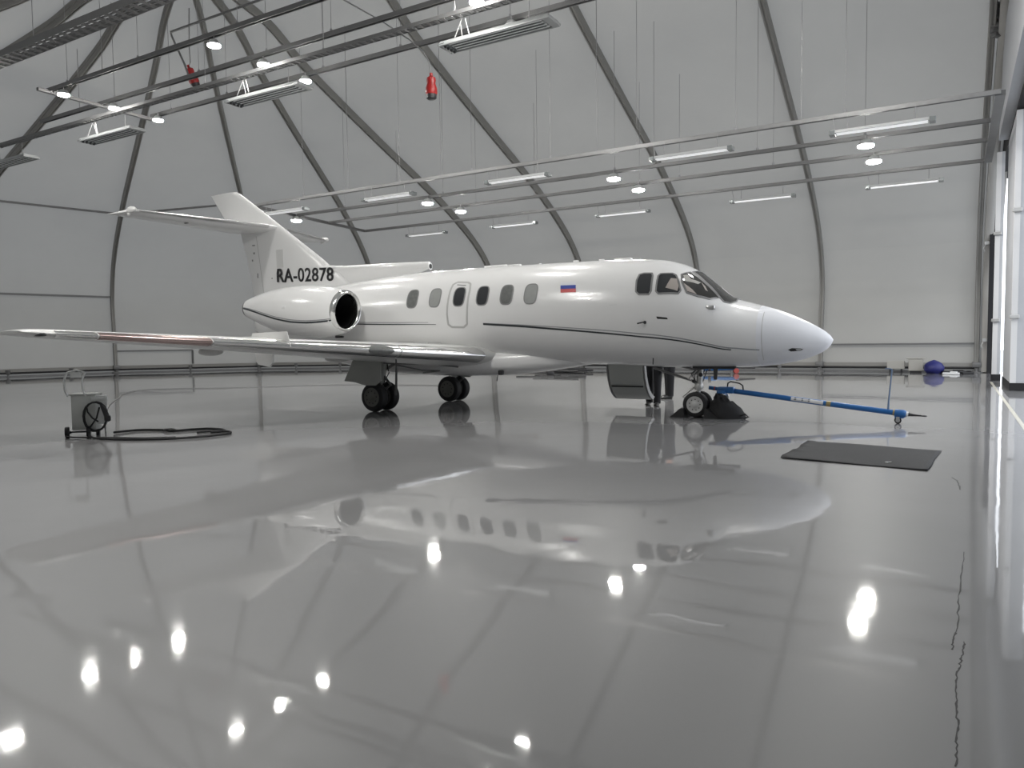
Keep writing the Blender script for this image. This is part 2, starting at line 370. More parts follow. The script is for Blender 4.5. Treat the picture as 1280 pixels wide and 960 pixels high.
bar('purlin',rp(4,4.0),rp(3,4.0),.08,.10,M['steel'],'dark thin bar halfway up the wall above the starboard wing tip','bar','horizontal bars between ribs')
a=rp(3,1.15); b=rp(2,1.15); bar('purlin',a,a.lerp(b,.52),.06,.07,M['steel'],'short low bar just above the floor rail behind the starboard wing','bar','horizontal bars between ribs')
q=a.lerp(b,.52); mb=MB(); mb.box((q.x,q.y,q.z/2+.2),(.08,.08,q.z-.4)); tag(mb.build('short_post',M['steel']),'short grey post under the end of the low bar behind the wing','post')
bar('purlin',H(US[8],NC+prof_r(1.12),1.12),H(US[9],NC+prof_r(1.12),1.12),.06,.07,M['steel'],'low horizontal bar on the far wall ahead of the nose tip','bar','horizontal bars between ribs')
# base rails: along every bay
segs=[(H(US[a],NC)+NA*(RK[0]-.02),H(US[b],NC)+NA*(RK[0]-.02)) for a,b in ((9,8),(8,7),(7,6),(6,5))]
segs+=[(H(UC,NC)+ribdir(ANG[i])*(RK[0]-.02),H(UC,NC)+ribdir(ANG[i+1])*(RK[0]-.02)) for i in range(8)]
segs+=[(H(US[a],NC)-NA*(RK[0]-.02),H(US[b],NC)-NA*(RK[0]-.02)) for a,b in ((5,6),(6,7),(7,8),(8,9))]
for i,(p,q) in enumerate(segs):
    o=bar('baseboard_%s'%['a','b','c','d','e','f','g','h','i','j','k','l','m','n','o','p'][i],p+Vector((0,0,.30)),q+Vector((0,0,.30)),.10,.15,M['alu'],None,None); tag(o,kind='structure')
    inn=(H(UC*.5,NC)-p); inn.z=0; inn.normalize()
    mb=MB(); mb.tube([p+inn*.08+Vector((0,0,.175)),q+inn*.08+Vector((0,0,.175))],.045); mb.build('floor_pipe',M['black'],o)
    mb=MB(); dd=(q-p); 
    mb.box(((p+q)/2+inn*.06+Vector((0,0,.03))),(dd.length,.08,.05),rz=math.atan2(dd.y,dd.x)); mb.build('floor_strip',M['steel'],o)
    if i<8:
        mb=MB()
        for f in ((.3,.68) if i%2 else (.5,)):
            b0=p.lerp(q,f)+inn*.1; mb.box(b0+Vector((0,0,.22)),(.16,.14,.22),bev=.02); mb.lathe([(0,.05),(.15,.03)],b0+Vector((0,0,0)),(0,0,1),10)
        mb.build('bracket',M['steel'],o,smooth=30)

# ---------------------------------------------------------------- suspended service rails
def roofz(u,n,off=0):
    """height of the tent skin above a plan point"""
    if u<=UC: r=abs(n-NC)
    else: r=math.hypot(n-NC,u-UC)
    lo,hi=2.,8.99
    for _ in range(30):
        m_=(lo+hi)/2
        if prof(m_)[0]>r: lo=m_
        else: hi=m_
    return prof(lo)[1]+off
def rail(n,z,u0,u1,m,wd,ht,label,group,wires,kind='u',tray=False):
    root=empty('cable_tray' if tray else 'service_rail',H(u0,n,z)); tag(root,label,'cable tray' if tray else 'rail',group)
    L=u1-u0; d=UA; s=NA; mb=MB()
    if tray:
        nn=int(L/.22)
        for sx in (-wd/2,wd/2):
            p=s*sx; mb.box(d*L/2+p+Vector((0,0,ht/2)),(L,.012,ht),rz=UROT)
        for k in range(nn): mb.box(d*(k+.5)*L/nn+Vector((0,0,.01)),(.09,wd,.012),rz=UROT)
        for sx in (-wd*.25,wd*.25,0): mb.box(d*L/2+s*sx+Vector((0,0,.022)),(L,.03,.012),rz=UROT)
        mb.build('tray_channel',m,root)
    else:
        b=[(-wd/2,0),(-wd/2,ht),(wd/2,ht),(wd/2,0),(wd*.3,0),(wd*.3,ht*.6),(-wd*.3,ht*.6),(-wd*.3,0)]
        mb.prism([s*x+Vector((0,0,y)) for x,y in b],d*L); mb.build('channel',m,root)
    for uw in wires:
        mb=MB(); zt=roofz(uw,n)-.15; p=d*(uw-u0)+Vector((0,0,ht)); 
        if zt-z<.3: continue
        mb.tube([p,p+Vector((0,0,zt-z-ht))],.008,5); mb.box(p+Vector((0,0,.03)),(.06,.05,.08)); mb.build('suspension_wire',M['wire'],root)
    return root
Z1,Z2=9.62,6.70; g1='rails of the high lighting frame'; g2='rails of the far lighting frame'
rail(13.4,Z1,0.,25.35,M['rail'],.13,.12,'high steel rail carrying the topmost row of round lamps',g1,[24.2,20.5,16.2,12.5])
rail(15.05,Z1,0.,29.0,M['rail'],.13,.12,'high steel rail carrying the middle row of round lamps',g1,[24.4,20.0,17.0,14.5,10.4])
rail(14.65,9.0,0.,31.4,M['rail'],.22,.09,'long cable tray from which the wide lamp fixtures hang',g1,[19.2,14.4,10.2],tray=True)
rail(16.85,Z1,0.,25.1,M['rail'],.13,.12,'high steel rail carrying the lowest row of round lamps in the upper frame',g1,[24.0,21.0,16.6,13.6,10.0])
rail(7.3,6.72,9,22.3,M['rail'],.30,.12,'broad perforated cable tray crossing the upper left corner',g1,[17.1,14.2],tray=True)
def xrail(u,n0,n1,z,label,group,wd=.13):
    o=bar('cross_rail',H(u,n0,z+.05),H(u,n1,z+.05),wd,.1,M['rail'],label,'rail',group); return o
xrail(25.2,13.0,17.1,Z1-.06,'short cross rail closing the high lighting frame at its far end',g1)
xrail(0.0,13.0,17.1,Z1-.06,'short cross rail closing the high lighting frame by the door',g1)
rail(19.75,Z2,-.73,23.2,M['raillit'],.11,.10,'pale rail painted as lit, nearest the jet in the far lighting frame',g2,[20.6,16.1,13.2,10.4,7.7,5.0,2.4])
rail(22.2,Z2,-.70,23.6,M['rail'],.11,.10,'second rail of the far lighting frame, behind the pale one',g2,[20.9,16.1,12.2,9.4,8.1,5.0,2.2])
rail(24.35,Z2,-.68,24.0,M['rail'],.11,.10,'third rail of the far lighting frame carrying small round lamps',g2,[20,16.1,13.5,9.4,8.0,5.0])
rail(27.15,Z2,-.66,24.3,M['rail'],.11,.10,'rail of the far lighting frame closest to the far wall',g2,[])
xrail(-.72,19.75,27.2,Z2-.02,'cross rail at the door end of the far lighting frame',g2,.2)
p=[H(23.35,19.6,Z2),H(24.35,27.2,Z2)]; bar('cross_rail',p[0]+Vector((0,0,.05)),p[1]+Vector((0,0,.05)),.13,.1,M['rail'],'slanting cross rail behind the tail fin closing the far lighting frame','rail',g2)
# mirrored frame on the near side of the ridge
g3='rails of the lighting frame over the camera side'
for nn,l in ((4.9,'second'),(2.6,'outer')): rail(nn,Z2,-.6,19.0,M['rail'],.11,.10,f'{l} rail of the lighting frame above the near wall',g3,[])
# bent conduit loop near the red socket
mb=MB(); mb.tube([H(14.5,14.5,10.86),H(16.58,14.5,10.86),H(20.5,14.5,10.86),H(20.62,14.6,10.80),H(21.3,15.5,10.38),H(21.55,15.8,10.2)],.035,8)
tag(mb.build('conduit',M['rail'],smooth=50),'thin bent conduit looping above the tilted red socket box','conduit')

# ---------------------------------------------------------------- round LED lamps
def led_proto():
    root=empty('round_lamp'); 
    mb=MB(); mb.lathe([(0,.05),(.03,.13),(.10,.17),(.13,.205),(.17,.21),(.17,.19)],(0,0,.20),(0,0,-1),20,caps=True); mb.build('lamp_housing',M['lampbody'],root,smooth=40)
    mb=MB(); mb.lathe([(0,.20),(.035,.195),(.055,.14),(.065,.02)],(0,0,.03),(0,0,-1),16); mb.build('lens',M['led'],root,smooth=40)
    mb=MB(); mb.tube([(0,0,.19),(0,0,.30)],.02,6); mb.build('mount',M['wire'],root)
    return root
LEDS=[]
proto=None
hi=[('topmost',13.4),('middle',15.05),('lowest',16.65)]
names_u={24.45:'at the far end',17.15:'second from the far end',9.85:'third from the far end',2.55:'closest to the door'}
for row,n in hi:
    for u in (24.45,17.15,9.85,2.55): LEDS.append((u,n,Z1-.24,f'bright round lamp in the {row} row of the high frame, {names_u[u]}','round lamps of the high frame'))
for row,n,us in (('second',22.1,(23.5,16.73,9.39,2.17)),('third',24.2,(16.72,9.38,2.16))):
    for u,nm in zip(us,(('by the fin slope','above the dorsal intake','right of the flag','nearest the hangar door') if len(us)==4 else ('over the aft windows','above the cockpit','nearest the hangar door'))):
        LEDS.append((u,n,Z2-.22,f'bright round lamp on the {row} rail of the far frame, {nm}','round lamps of the far frame'))
for n,l in ((7.3,'inner'),(4.9,'second')):  # the two door-side lamps are unseen, added to light the jet's flank
    for u,nm in (((16.3,'further in'),(8.7,'added unseen to light the jet')) if n>6 else ((9.39,'added unseen to light the jet'),)): LEDS.append((u,n,Z2-.22,f'round lamp on the {l} rail of the near frame, {nm}','round lamps of the near frame'))
proto=led_proto()
for i,(u,n,z,l,g) in enumerate(LEDS):
    o=proto if i==0 else copy_tree(proto)
    o.location=H(u,n,z); tag(o,l,'lamp',g); o.scale=(.85,.85,.9) if z>8 else (1,1,1)

# ---------------------------------------------------------------- fluorescent fixtures
def fix_small():
    root=empty('fluorescent_fixture'); L=2.15
    mb=MB(); mb.prism([(-L/2,-.12,0),(-L/2,-.08,.07),(-L/2,.08,.07),(-L/2,.12,0)],(L,0,0)); mb.build('housing',M['lampbody'],root)
    for y in (-.055,.055):
        mb=MB(); mb.tube([(-L/2+.12,y,-.012),(L/2-.12,y,-.012)],.02,8); mb.build('tube_lamp',M['tube'],root,smooth=40)
    for sx in (-1,1):
        mb=MB(); mb.box((sx*(L/2-.03),0,.01),(.13,.26,.11),bev=.01); mb.build('end_cap',M['louvre'],root)
    for sx,pts in ((-1,((-.62,.0),(-.95,.12))),(1,((.62,0),(.62,0)))):
        for x0,dx in (((.72,0.) ,(.98,.10)) if sx==1 else ((-.70,0.),)):
            mb=MB(); mb.tube([(x0,0,.07),(x0+dx*.6,0,.40)],.010,5); mb.build('hanger',M['wire'],root)
    return root
def fix_big():
    root=empty('panel_fixture'); L=3.1; W=.62
    mb=MB(); mb.prism([(-L/2,-W/2,0),(-L/2,-W/2+.05,.09),(-L/2,W/2-.05,.09),(-L/2,W/2,0),(-L/2,W/2,-.03),(-L/2,W/2-.04,-.03),(-L/2,W/2-.05,.03),(-L/2,-W/2+.05,.03),(-L/2,-W/2+.04,-.03),(-L/2,-W/2,-.03)],(L,0,0)); mb.build('housing',M['panelbody'],root)
    for y in (-.2,-.07,.07,.2):
        mb=MB(); mb.tube([(-L/2+.2,y,.0),(L/2-.25,y,.0)],.02,8); mb.build('tube_lamp',M['tubeoff'],root,smooth=40)
    for y in (-.135,0,.135):
        mb=MB(); mb.box((0,y,.0),(L-.5,.02,.05)); mb.build('reflector_fin',M['louvre'],root)
    for sx in (-1,1):
        mb=MB(); mb.box((sx*(L/2-.05),0,.0),(.2,W,.06),bev=.01)
        if sx==1:
            pass
        mb.build('end_cap',M['panelbody'] if sx<0 else M['louvre'],root)
    mb=MB()
    for y in (-.2,-.07,.07,.2): mb.sphere((L/2-.12,y,-.035),.045,8)
    mb.build('lamp_socket',M['blacksat'],root,smooth=50)
    for x0,x1,y0 in ((1.15,1.15,-.2),(1.15,1.0,.2),(.8,.95,0),(-.9,-.9,0)):
        mb=MB(); mb.tube([(x0,y0,.09),(x1,y0*.3,.62)],.012,5); mb.build('hanger',M['wire'],root)
    return root
f=fix_small(); k=0
wh1=['nearest the hangar door','above the cockpit','above the forward cabin windows','above the dorsal intake','just behind the tail fin']
wh4=['nearest the hangar door','ahead of the windscreen','above the flag','above the middle cabin windows','above the aft cabin end']
for n,us,z,rw in ((19.5,(1.6,6.1,11.4,16.4,21.3),Z2-.42,'pale rail'),(27.2,(1.55,5.95,11.2,16.1,20.7),Z2-.40,'far wall rail')):
    for j,u in enumerate(us):
        o=f if k==0 else copy_tree(f); k+=1
        o.location=H(u,n,z); o.rotation_euler=(0,0,UROT)
        tag(o,('lit slim fluorescent fixture hanging under the %s, %s'%(rw,(wh1 if n<20 else wh4)[j])),'light fixture','slim fixtures under the '+rw)
f=fix_big()
for k,(u,l) in enumerate(((9.85,'largest wide lamp panel, hanging at the top between the red sockets'),(18.05,'wide lamp panel hanging below the second row of round lamps'),(26.2,'wide lamp panel in front of the round end, past the cross rail'),(33.2,'wide lamp panel at the far end of the cable tray'),(1.7,'wide lamp panel above the door end'))):
    o=f if k==0 else copy_tree(f); o.location=H(u*.924,14.75,8.38); o.scale=(.924,)*3; o.rotation_euler=(0,0,UROT); tag(o,'grey '+l,'light fixture','wide lamp panels')

# ---------------------------------------------------------------- hanging red sockets
def socket(top,tilt,label,cable,sc=1):
    root=empty('socket_box',top); root.rotation_euler=tilt; tag(root,label,'socket box','red hanging power sockets')
    mb=MB(); mb.lathe([(0,.05),(.05,.12),(.12,.13),(.2,.115),(.34,.16),(.46,.165),(.50,.15)],(0,0,0),(0,0,-1),16); mb.build('body',M['red'],root,smooth=40)
    mb=MB(); mb.lathe([(0,.15),(.10,.14),(.13,.10)],(0,0,-.5),(0,0,-1),16); mb.box((0,.10,-.42),(.14,.1,.2),bev=.02); mb.build('socket_cap',M['blacksat'],root,smooth=40)
    mb=MB(); mb.tube([(0,0,-.02),(0,0,.08)],.045,10); mb.build('cable_gland',M['red'],root)
    mb=MB(); mb.tube(cable,.022,6); tag(mb.build('power_cable',M['wire'],smooth=60),'cable dropping to the '+label,'cable','cables of the red sockets')
    root.scale=(sc,sc,sc)
socket(H(12.52,16.8,8.72),(0,0,0),'red socket box hanging alone above the rear cabin',[H(15.65,16.8,11.5),H(14.2,16.8,10.55),H(13.16,16.8,9.78),H(12.75,16.8,9.4),H(12.58,16.8,9.1),H(12.52,16.8,8.72)])
socket(H(21.63,15.9,10.45),(rad(12),rad(-16),0),'tilted red socket box under the looped conduit',[H(21.51,15.9,12.3),H(21.5,15.85,11.2),H(21.55,15.9,10.6),H(21.63,15.9,10.45)])
socket(H(11.31,16.6,10.95),(rad(-20),rad(20),0),'red socket box above the largest lamp panel',[H(11.6,16.6,12.4),H(11.4,16.6,11.6),H(11.31,16.6,10.95)])
# a few free wires from the roof
for k,(u,n,z0) in enumerate(((26.5,15.05,9.7),(18.4,19.75,6.8),(14.4,19.75,6.8),(8.9,19.75,6.8),(3.4,19.75,6.8),(22.3,13.4,9.7))):
    mb=MB(); mb.tube([H(u,n,z0),H(u,n,roofz(u,n)-.1)],.010,5)
    tag(mb.build('hanging_wire',M['wire']),'very thin wire hanging from the tent roof, '+['in the upper left corner','by the middle lamp rows','above the dorsal intake','above the flag','above the nose','by the tilted red socket'][k],'wire','free hanging wires')
# ================================================================== BUSINESS JET  (local frame: x=-s, y=-starboard, z up)
SAXIS={'s':1}
def P(s,y,z): return Vector((-s,-y,z))
PROOT=empty('business_jet',(5.43491,12.56359,0),rad(-29.592))
tag(PROOT,'white twin-engine business jet parked on the glossy hangar floor','aircraft')

ST=[(0,1.40,1.38,.012),(.04,1.46,1.30,.09),(.14,1.55,1.20,.18),(.3,1.65,1.12,.27),(.5,1.755,1.05,.37),(.86,1.915,.975,.51),(1.33,2.06,.925,.66),(1.62,2.15,.915,.73),(1.95,2.42,.91,.80),(2.25,2.655,.91,.85),(2.55,2.81,.91,.89),(3.0,2.92,.92,.93),(3.9,2.975,.95,.96),(5,2.99,.97,.965),(6.5,3.0,.98,.965),(8,3.0,.99,.965),(9,2.96,1.0,.96),(10,2.89,1.05,.93),(11,2.79,1.15,.85),(12,2.67,1.30,.70),(13,2.52,1.50,.46),(13.6,2.4,1.65,.25),(13.9,2.25,1.78,.06)]
def crs(v,f):
    a,b,c,d=v; return .5*(2*b+(c-a)*f+(2*a-5*b+4*c-d)*f*f+(-a+3*b-3*c+d)*f**3)
def fus(s):
    s=max(0,min(13.9,s))
    # monotone-ish hermite on non-uniform knots
    n=len(ST)
    i=0
    while i<n-2 and ST[i+1][0]<=s: i+=1
    s0,s1=ST[i][0],ST[i+1][0]; f=(s-s0)/(s1-s0); out=[]
    for k in (1,2,3):
        def sl(j):
            if j<=0 or j>=n-1:
                j0=max(0,min(n-2,j)); return (ST[j0+1][k]-ST[j0][k])/(ST[j0+1][0]-ST[j0][0])
            a=(ST[j][k]-ST[j-1][k])/(ST[j][0]-ST[j-1][0]); b=(ST[j+1][k]-ST[j][k])/(ST[j+1][0]-ST[j][0])
            return 0 if a*b<=0 else 2*a*b/(a+b)
        h=s1-s0; m0,m1=sl(i)*h,sl(i+1)*h; p0,p1=ST[i][k],ST[i+1][k]
        out.append((2*f**3-3*f*f+1)*p0+(f**3-2*f*f+f)*m0+(-2*f**3+3*f*f)*p1+(f**3-f*f)*m1)
    return out
def fp(s,th,off=0.0):
    zt,zb,w=fus(s); zc=(zt+zb)/2; h=(zt-zb)/2
    return (s,(w+off)*math.cos(th),zc+(h+off)*math.sin(th))
def fpt(s,th,off=0):
    a=fp(s,th,off); return P(*a)
# fuselage skin
mb=MB(); rings=[]; nS=130
ss=[0,.01,.02,.04,.07,.1,.14,.2]+[.2+(13.9-.2)*k/nS for k in range(1,nS+1)]
for s in ss: rings.append([fpt(s,2*PI*k/64) for k in range(64)])
ndiv=next(i for i,s in enumerate(ss) if s>1.05)
mb.loft(rings); 
mb.m=[1 if (i//64)<ndiv else 0 for i in range(len(mb.f))]
fus_o=mb.build('fuselage',[M['white'],M['radome']],PROOT,smooth=60)
def side_th(th,side): return th if side>0 else PI-th
def patch(pts,off,side=1,rings=5,mb=None,sub=5):
    """pts: outline in (s,theta); grows a patch that follows the fuselage skin"""
    mb=mb or MB(); out=[]
    n=len(pts)
    for i in range(n):
        a,b=pts[i],pts[(i+1)%n]
        for k in range(sub): f=k/sub; out.append((a[0]+(b[0]-a[0])*f,a[1]+(b[1]-a[1])*f))
    cx=sum(p[0] for p in out)/len(out); ct=sum(p[1] for p in out)/len(out)
    R=[]
    for r in range(rings):
        f=1-r/rings; R.append([fpt(cx+(p[0]-cx)*f,side_th(ct+(p[1]-ct)*f,side),off) for p in out])
    m=len(out); vs=[p for r in R for p in r]+[fpt(cx,side_th(ct,side),off)]; fs=[]
    for r in range(rings-1):
        for k in range(m): k2=(k+1)%m; fs.append((r*m+k,r*m+k2,(r+1)*m+k2,(r+1)*m+k))
    for k in range(m): fs.append(((rings-1)*m+k,(rings-1)*m+(k+1)%m,len(vs)-1))
    mb.add(vs,fs); return mb
def band(pts,wd,off,side=1,closed=False,mb=None,sub=6):
    """line of width wd on the skin along (s,theta) points"""
    mb=mb or MB(); out=[]; n=len(pts)
    for i in range(n if closed else n-1):
        a,b=pts[i],pts[(i+1)%n]
        for k in range(sub): f=k/sub; out.append((a[0]+(b[0]-a[0])*f,a[1]+(b[1]-a[1])*f))
    if not closed: out.append(pts[-1])
    C=[fpt(s,side_th(t,side),off) for s,t in out]; W=wd if isinstance(wd,list) else None
    L=[];m=len(C)
    for i,c in enumerate(C):
        t=(C[(i+1)%m if closed else min(i+1,m-1)]-C[i-1 if (closed or i>0) else 0]).normalized()
        e=fpt(out[i][0],side_th(out[i][1]+.01,side),off)-fpt(out[i][0],side_th(out[i][1]-.01,side),off); g=Vector((1,0,0))
        nrm=(fpt(out[i][0],side_th(out[i][1],side),off+.05)-c).normalized(); x=nrm.cross(t).normalized()
        w=wd if W is None else W[0]+(W[1]-W[0])*i/(m-1)
        L.append([c-x*w/2-nrm*.01,c-x*w/2,c+x*w/2,c+x*w/2-nrm*.01])
    mb.loft(L,caps=not closed,closed_u=closed,closed_v=True); return mb
def rrect(s0,s1,t0,t1,r=.3,skew=0,n=4):
    """rounded outline; s0 aft, s1 fwd"""
    pts=[]; cs,ct=(s0+s1)/2,(t0+t1)/2; hs,ht=(s1-s0)/2,(t1-t0)/2
    for k in range(24):
        a=2*PI*k/24; c,s_=math.cos(a),math.sin(a); e=2/3.2
        x=abs(c)**e*(1 if c>0 else -1); y=abs(s_)**e*(1 if s_>0 else -1)
        pts.append((cs+hs*x,ct+ht*y))
    return pts
# cabin windows
cw=[(8.134,'lit'),(7.549,'shade'),(6.95,'dark'),(6.39,'dark'),(5.835,'lit'),(5.298,'shade')]
for side in (1,-1):
    for s,k in cw:
        o=rrect(s+.135,s-.135,.165,.575)
        w=patch(o,.006,side,sub=2).build('cabin_window',M[{'lit':'glasslit','shade':'shade','dark':'glass'}[k]],fus_o,smooth=60)
        if side>0: w['label']={'lit':'cabin window with a half lit look painted in','shade':'cabin window with its pale shade drawn','dark':'dark cabin window'}[k]
        band(o,.022,.009,side,closed=True,sub=2).build('window_rim',M['rim'] ,fus_o,smooth=60)
# cockpit side windows
w3=[(3.175,.74),(3.10,.775),(2.95,.785),(2.925,.72),(2.905,.40),(2.935,.325),(3.12,.315),(3.18,.37),(3.20,.60)]
w2=[(2.83,.74),(2.80,.80),(2.60,.88),(2.53,.85),(2.455,.70),(2.40,.53),(2.43,.445),(2.77,.36),(2.82,.40)]
for side in (1,-1):
    for w in (w3,w2):
        patch(w,.006,side,sub=4).build('cockpit_side_window',M['glass'],fus_o,smooth=60); band(w,.03,.009,side,closed=True,sub=3).build('window_rim',M['rim'],fus_o,smooth=60)
# windscreen panels: side panel and front panel each side, separated by a post
wa=[(2.45,.93),(2.34,1.14),(2.0,1.04),(1.80,.93),(1.93,.68),(2.12,.57),(2.29,.53),(2.40,.72)]
wb=[(2.31,1.22),(2.24,1.52),(1.90,1.54),(1.58,1.53),(1.55,1.2),(1.62,1.0),(1.72,.90),(1.96,1.08)]
for side in (1,-1):
    patch(wa,.008,side,sub=5).build('windscreen_panel',M['wind'],fus_o,smooth=60)
    patch(wb,.008,side,sub=5).build('windscreen_panel',M['wind'],fus_o,smooth=60)
    band(wa,.035,.011,side,closed=True,sub=4).build('windscreen_frame',M['rim'],fus_o,smooth=60)
    band(wb,.035,.011,side,closed=True,sub=4).build('windscreen_frame',M['rim'],fus_o,smooth=60)
    # pale cockpit trim seen through the glass
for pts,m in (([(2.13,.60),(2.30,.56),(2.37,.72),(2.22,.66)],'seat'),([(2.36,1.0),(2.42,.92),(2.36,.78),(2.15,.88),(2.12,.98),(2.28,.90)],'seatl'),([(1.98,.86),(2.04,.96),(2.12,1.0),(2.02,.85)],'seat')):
    patch(pts,.0095,1,sub=3).build('cockpit_trim_patch',M[m],fus_o,smooth=60)
patch([(2.66,.50),(2.60,.74),(2.50,.76),(2.44,.60),(2.45,.49)],.0085,1,sub=3).build('cockpit_seat',M['seat'],fus_o,smooth=60)
# escape hatch
hh=[(7.10,.735),(6.83,.705),(6.76,.66),(6.725,.50),(6.725,0),(6.74,-.20),(6.83,-.265),(7.12,-.255),(7.20,-.20),(7.215,0),(7.205,.50),(7.19,.67)]
band(hh,.042,.004,1,closed=True,sub=3).build('escape_hatch_seal',M['rimw'],fus_o,smooth=60)
band([(7.08,.655),(6.86,.625)],.02,.004,1).build('hatch_handle',M['rim'],fus_o,smooth=60)
# entry door outline on port side, opening is dark
patch([(4.35,.75),(3.65,.75),(3.62,-1.0),(4.38,-1.0)],.004,-1,sub=6).build('entry_opening',M['duct'],fus_o,smooth=60)
# flag
for k,m in enumerate(('flagw','flagb','flagr')):
    t1=.592-(.592-.362)*k/3; t0=.592-(.592-.362)*(k+1)/3
    patch([(4.705-.015*k,t1),(4.388-.015*k,t1),(4.373-.015*k,t0),(4.69-.015*k,t0)],.004,1,sub=5,rings=3).build('flag_stripe',M[m],fus_o,smooth=60)
# cheat lines
band([(6.36,-.189),(5.52,-.234),(4.67,-.290),(3.9,-.34),(3.107,-.393),(2.26,-.43),(1.463,-.42),(1.1,-.46)],[.012,.024],.003,1).build('cheat_line',M['stripeg'],fus_o,smooth=60)
band([(6.36,-.205),(5.527,-.262),(4.675,-.333),(3.9,-.395),(3.116,-.452),(2.265,-.485),(1.9,-.485),(1.55,-.48)],[.040,.020],.003,1).build('cheat_line',M['stripek'],fus_o,smooth=60)
band([(9.9,-.115),(8.44,-.175),(7.506,-.195)],[.03,.01],.003,1).build('cheat_line',M['stripek'],fus_o,smooth=60)
band([(9.9,-.075),(8.44,-.135),(7.7,-.15)],[.02,.01],.003,1).build('cheat_line',M['stripeg'],fus_o,smooth=60)
band([(1.06,t) for t in (.95,.6,.3,0,-.3,-.6,-.9)],.010,.002,1).build('radome_seam',M['rimw'],fus_o,smooth=60)
# details on nose and belly
patch([(.66,-.47),(.60,-.40),(.47,-.44),(.43,-.50),(.47,-.56),(.62,-.56)],.004,1,sub=3).build('nose_light_window',M['duct'],fus_o,smooth=60)
patch([(.55,-.45),(.47,-.46),(.45,-.51),(.52,-.53)],.007,1,sub=3).build('nose_light',M['chromed'],fus_o,smooth=60)
def bump_at(s,th,d,m,name,lab=None,side=1):
    mb=MB(); p=fpt(s,side_th(th,side),.0); mb.box(p,d,bev=min(d)*.3); o=mb.build(name,M[m],fus_o,smooth=40)
    if lab: o['label']=lab
    return o
bump_at(1.89,.484,(.15,.08,.07),'chromed','ice_detector')
patch([(2.79,-.06),(2.60,-.055),(2.585,-.085),(2.77,-.10)],.004,1,sub=2).build('static_port',M['duct'],fus_o)
mb=MB(); p=fpt(3.0,-.18,0); mb.tube([p,p+Vector((-.02,-.05,-.0)),p+Vector((-.12,-.06,-.02))],.012,6); mb.sphere(p,.03,8); mb.build('pitot_probe',M['blacksat'],fus_o,smooth=50)
for s,z in ((3.55,'a'),(3.0,'b')): pass
patch([(3.66,.12),(3.52,.13),(3.52,.11),(3.66,.10)],.003,1,sub=2).build('placard',M['sticker'],fus_o)
patch([(3.25,-.90),(3.07,-.90),(3.07,-.93),(3.25,-.93)],.003,1,sub=2).build('placard',M['sticker'],fus_o)
mb=MB(); p=fpt(2.98,-1.0,0); mb.tube([p+Vector((0,0,.15)),p+Vector((0,-.03,-.10))],.010,6); mb.sphere(p+Vector((.0,-.06,.22)),.025,6); mb.build('drain_mast',M['blacksat'],fus_o,smooth=50)
for a in ([(7.83,-.60),(7.50,-.60),(7.50,-.70),(7.83,-.70)],[(8.60,-.57),(8.20,-.57),(8.20,-.67),(8.60,-.67)]):
    band(a,.010,.002,1,closed=True).build('service_panel',M['rimw'],fus_o)
# roof antennas
for s,d in ((4.75,(.12,.02,.05)),(6.6,(.55,.10,.05)),(6.15,(.3,.08,.04)),(3.75,(.35,.12,.04)),(4.2,(.12,.03,.04)),(5.55,(.06,.02,.03)),(8.0,(.1,.03,.02))):
    mb=MB(); z=fus(s)[0]; mb.box(P(s,0,z+d[2]/2-.01),d,bev=min(d)*.35); mb.build('roof_antenna',M['white'],fus_o,smooth=50)

# belly fairing
mb=MB(); rings=[]
bf=[(4.2,.985,.10),(4.6,.93,.28),(5.1,.85,.44),(5.6,.785,.57),(6.2,.73,.70),(7,.70,.80),(8,.70,.86),(9,.73,.84),(9.8,.80,.76),(10.5,.92,.62),(11.2,1.08,.40)]
for s,zb,w in bf:
    zt=1.30; r=[]
    for k in range(32):
        a=2*PI*k/32; c,sn=math.cos(a),math.sin(a); e=2/2.6
        r.append(P(s,w*abs(c)**e*(1 if c>0 else -1),(zt+zb)/2+(zt-zb)/2*abs(sn)**e*(1 if sn>0 else -1)))
    rings.append(r)
mb.loft(rings); mb.build('belly_fairing',M['white'],PROOT,smooth=60)
mb=MB(); mb.box(P(6.15,.62,.80),(.10,.10,.10),bev=.02); mb.tube([P(6.3,.5,.74),P(6.32,.5,.62)],.012,6); mb.build('belly_probe',M['blacksat'],PROOT,smooth=50)

# wings
def wing_sec(y):
    f=(y-.0)/7.83
    le=6.0+.39*y if y<.95 else 6.37+.487*(y-.95); te=9.5+ (0.0 if y<.95 else (10.85-9.5)*(y-.95)/6.88)
    z=1.06+.0745*y-(.02 if y<.6 else 0); t=.145-.04*f
    return le,te-le,z,t,rad(2.2-1.8*f)
def wing_pts(y,xs,side,off=0):
    le,c,z,t,inc=wing_sec(y); up=[];lo=[]
    for x in xs:
        yt=5*t*c*(.2969*math.sqrt(x)-.1260*x-.3516*x*x+.2843*x**3-.1036*x**4); cam=.02*c*4*x*(1-x)*.6
        up.append((x,cam+yt+off)); lo.append((x,cam-yt-off))
    def tr(p): 
        x,h=p; xx=x*c-off*(1 if x<.001 else 0); return P(le+xx*math.cos(inc)+h*math.sin(inc),side*y,z+h-(xx-.3*c)*math.sin(inc))
    return [tr(p) for p in up],[tr(p) for p in lo]
XS=[.5*(1-math.cos(PI*k/22)) for k in range(23)]
XL=[0,.0008,.003,.007,.013,.022,.034,.048,.064]
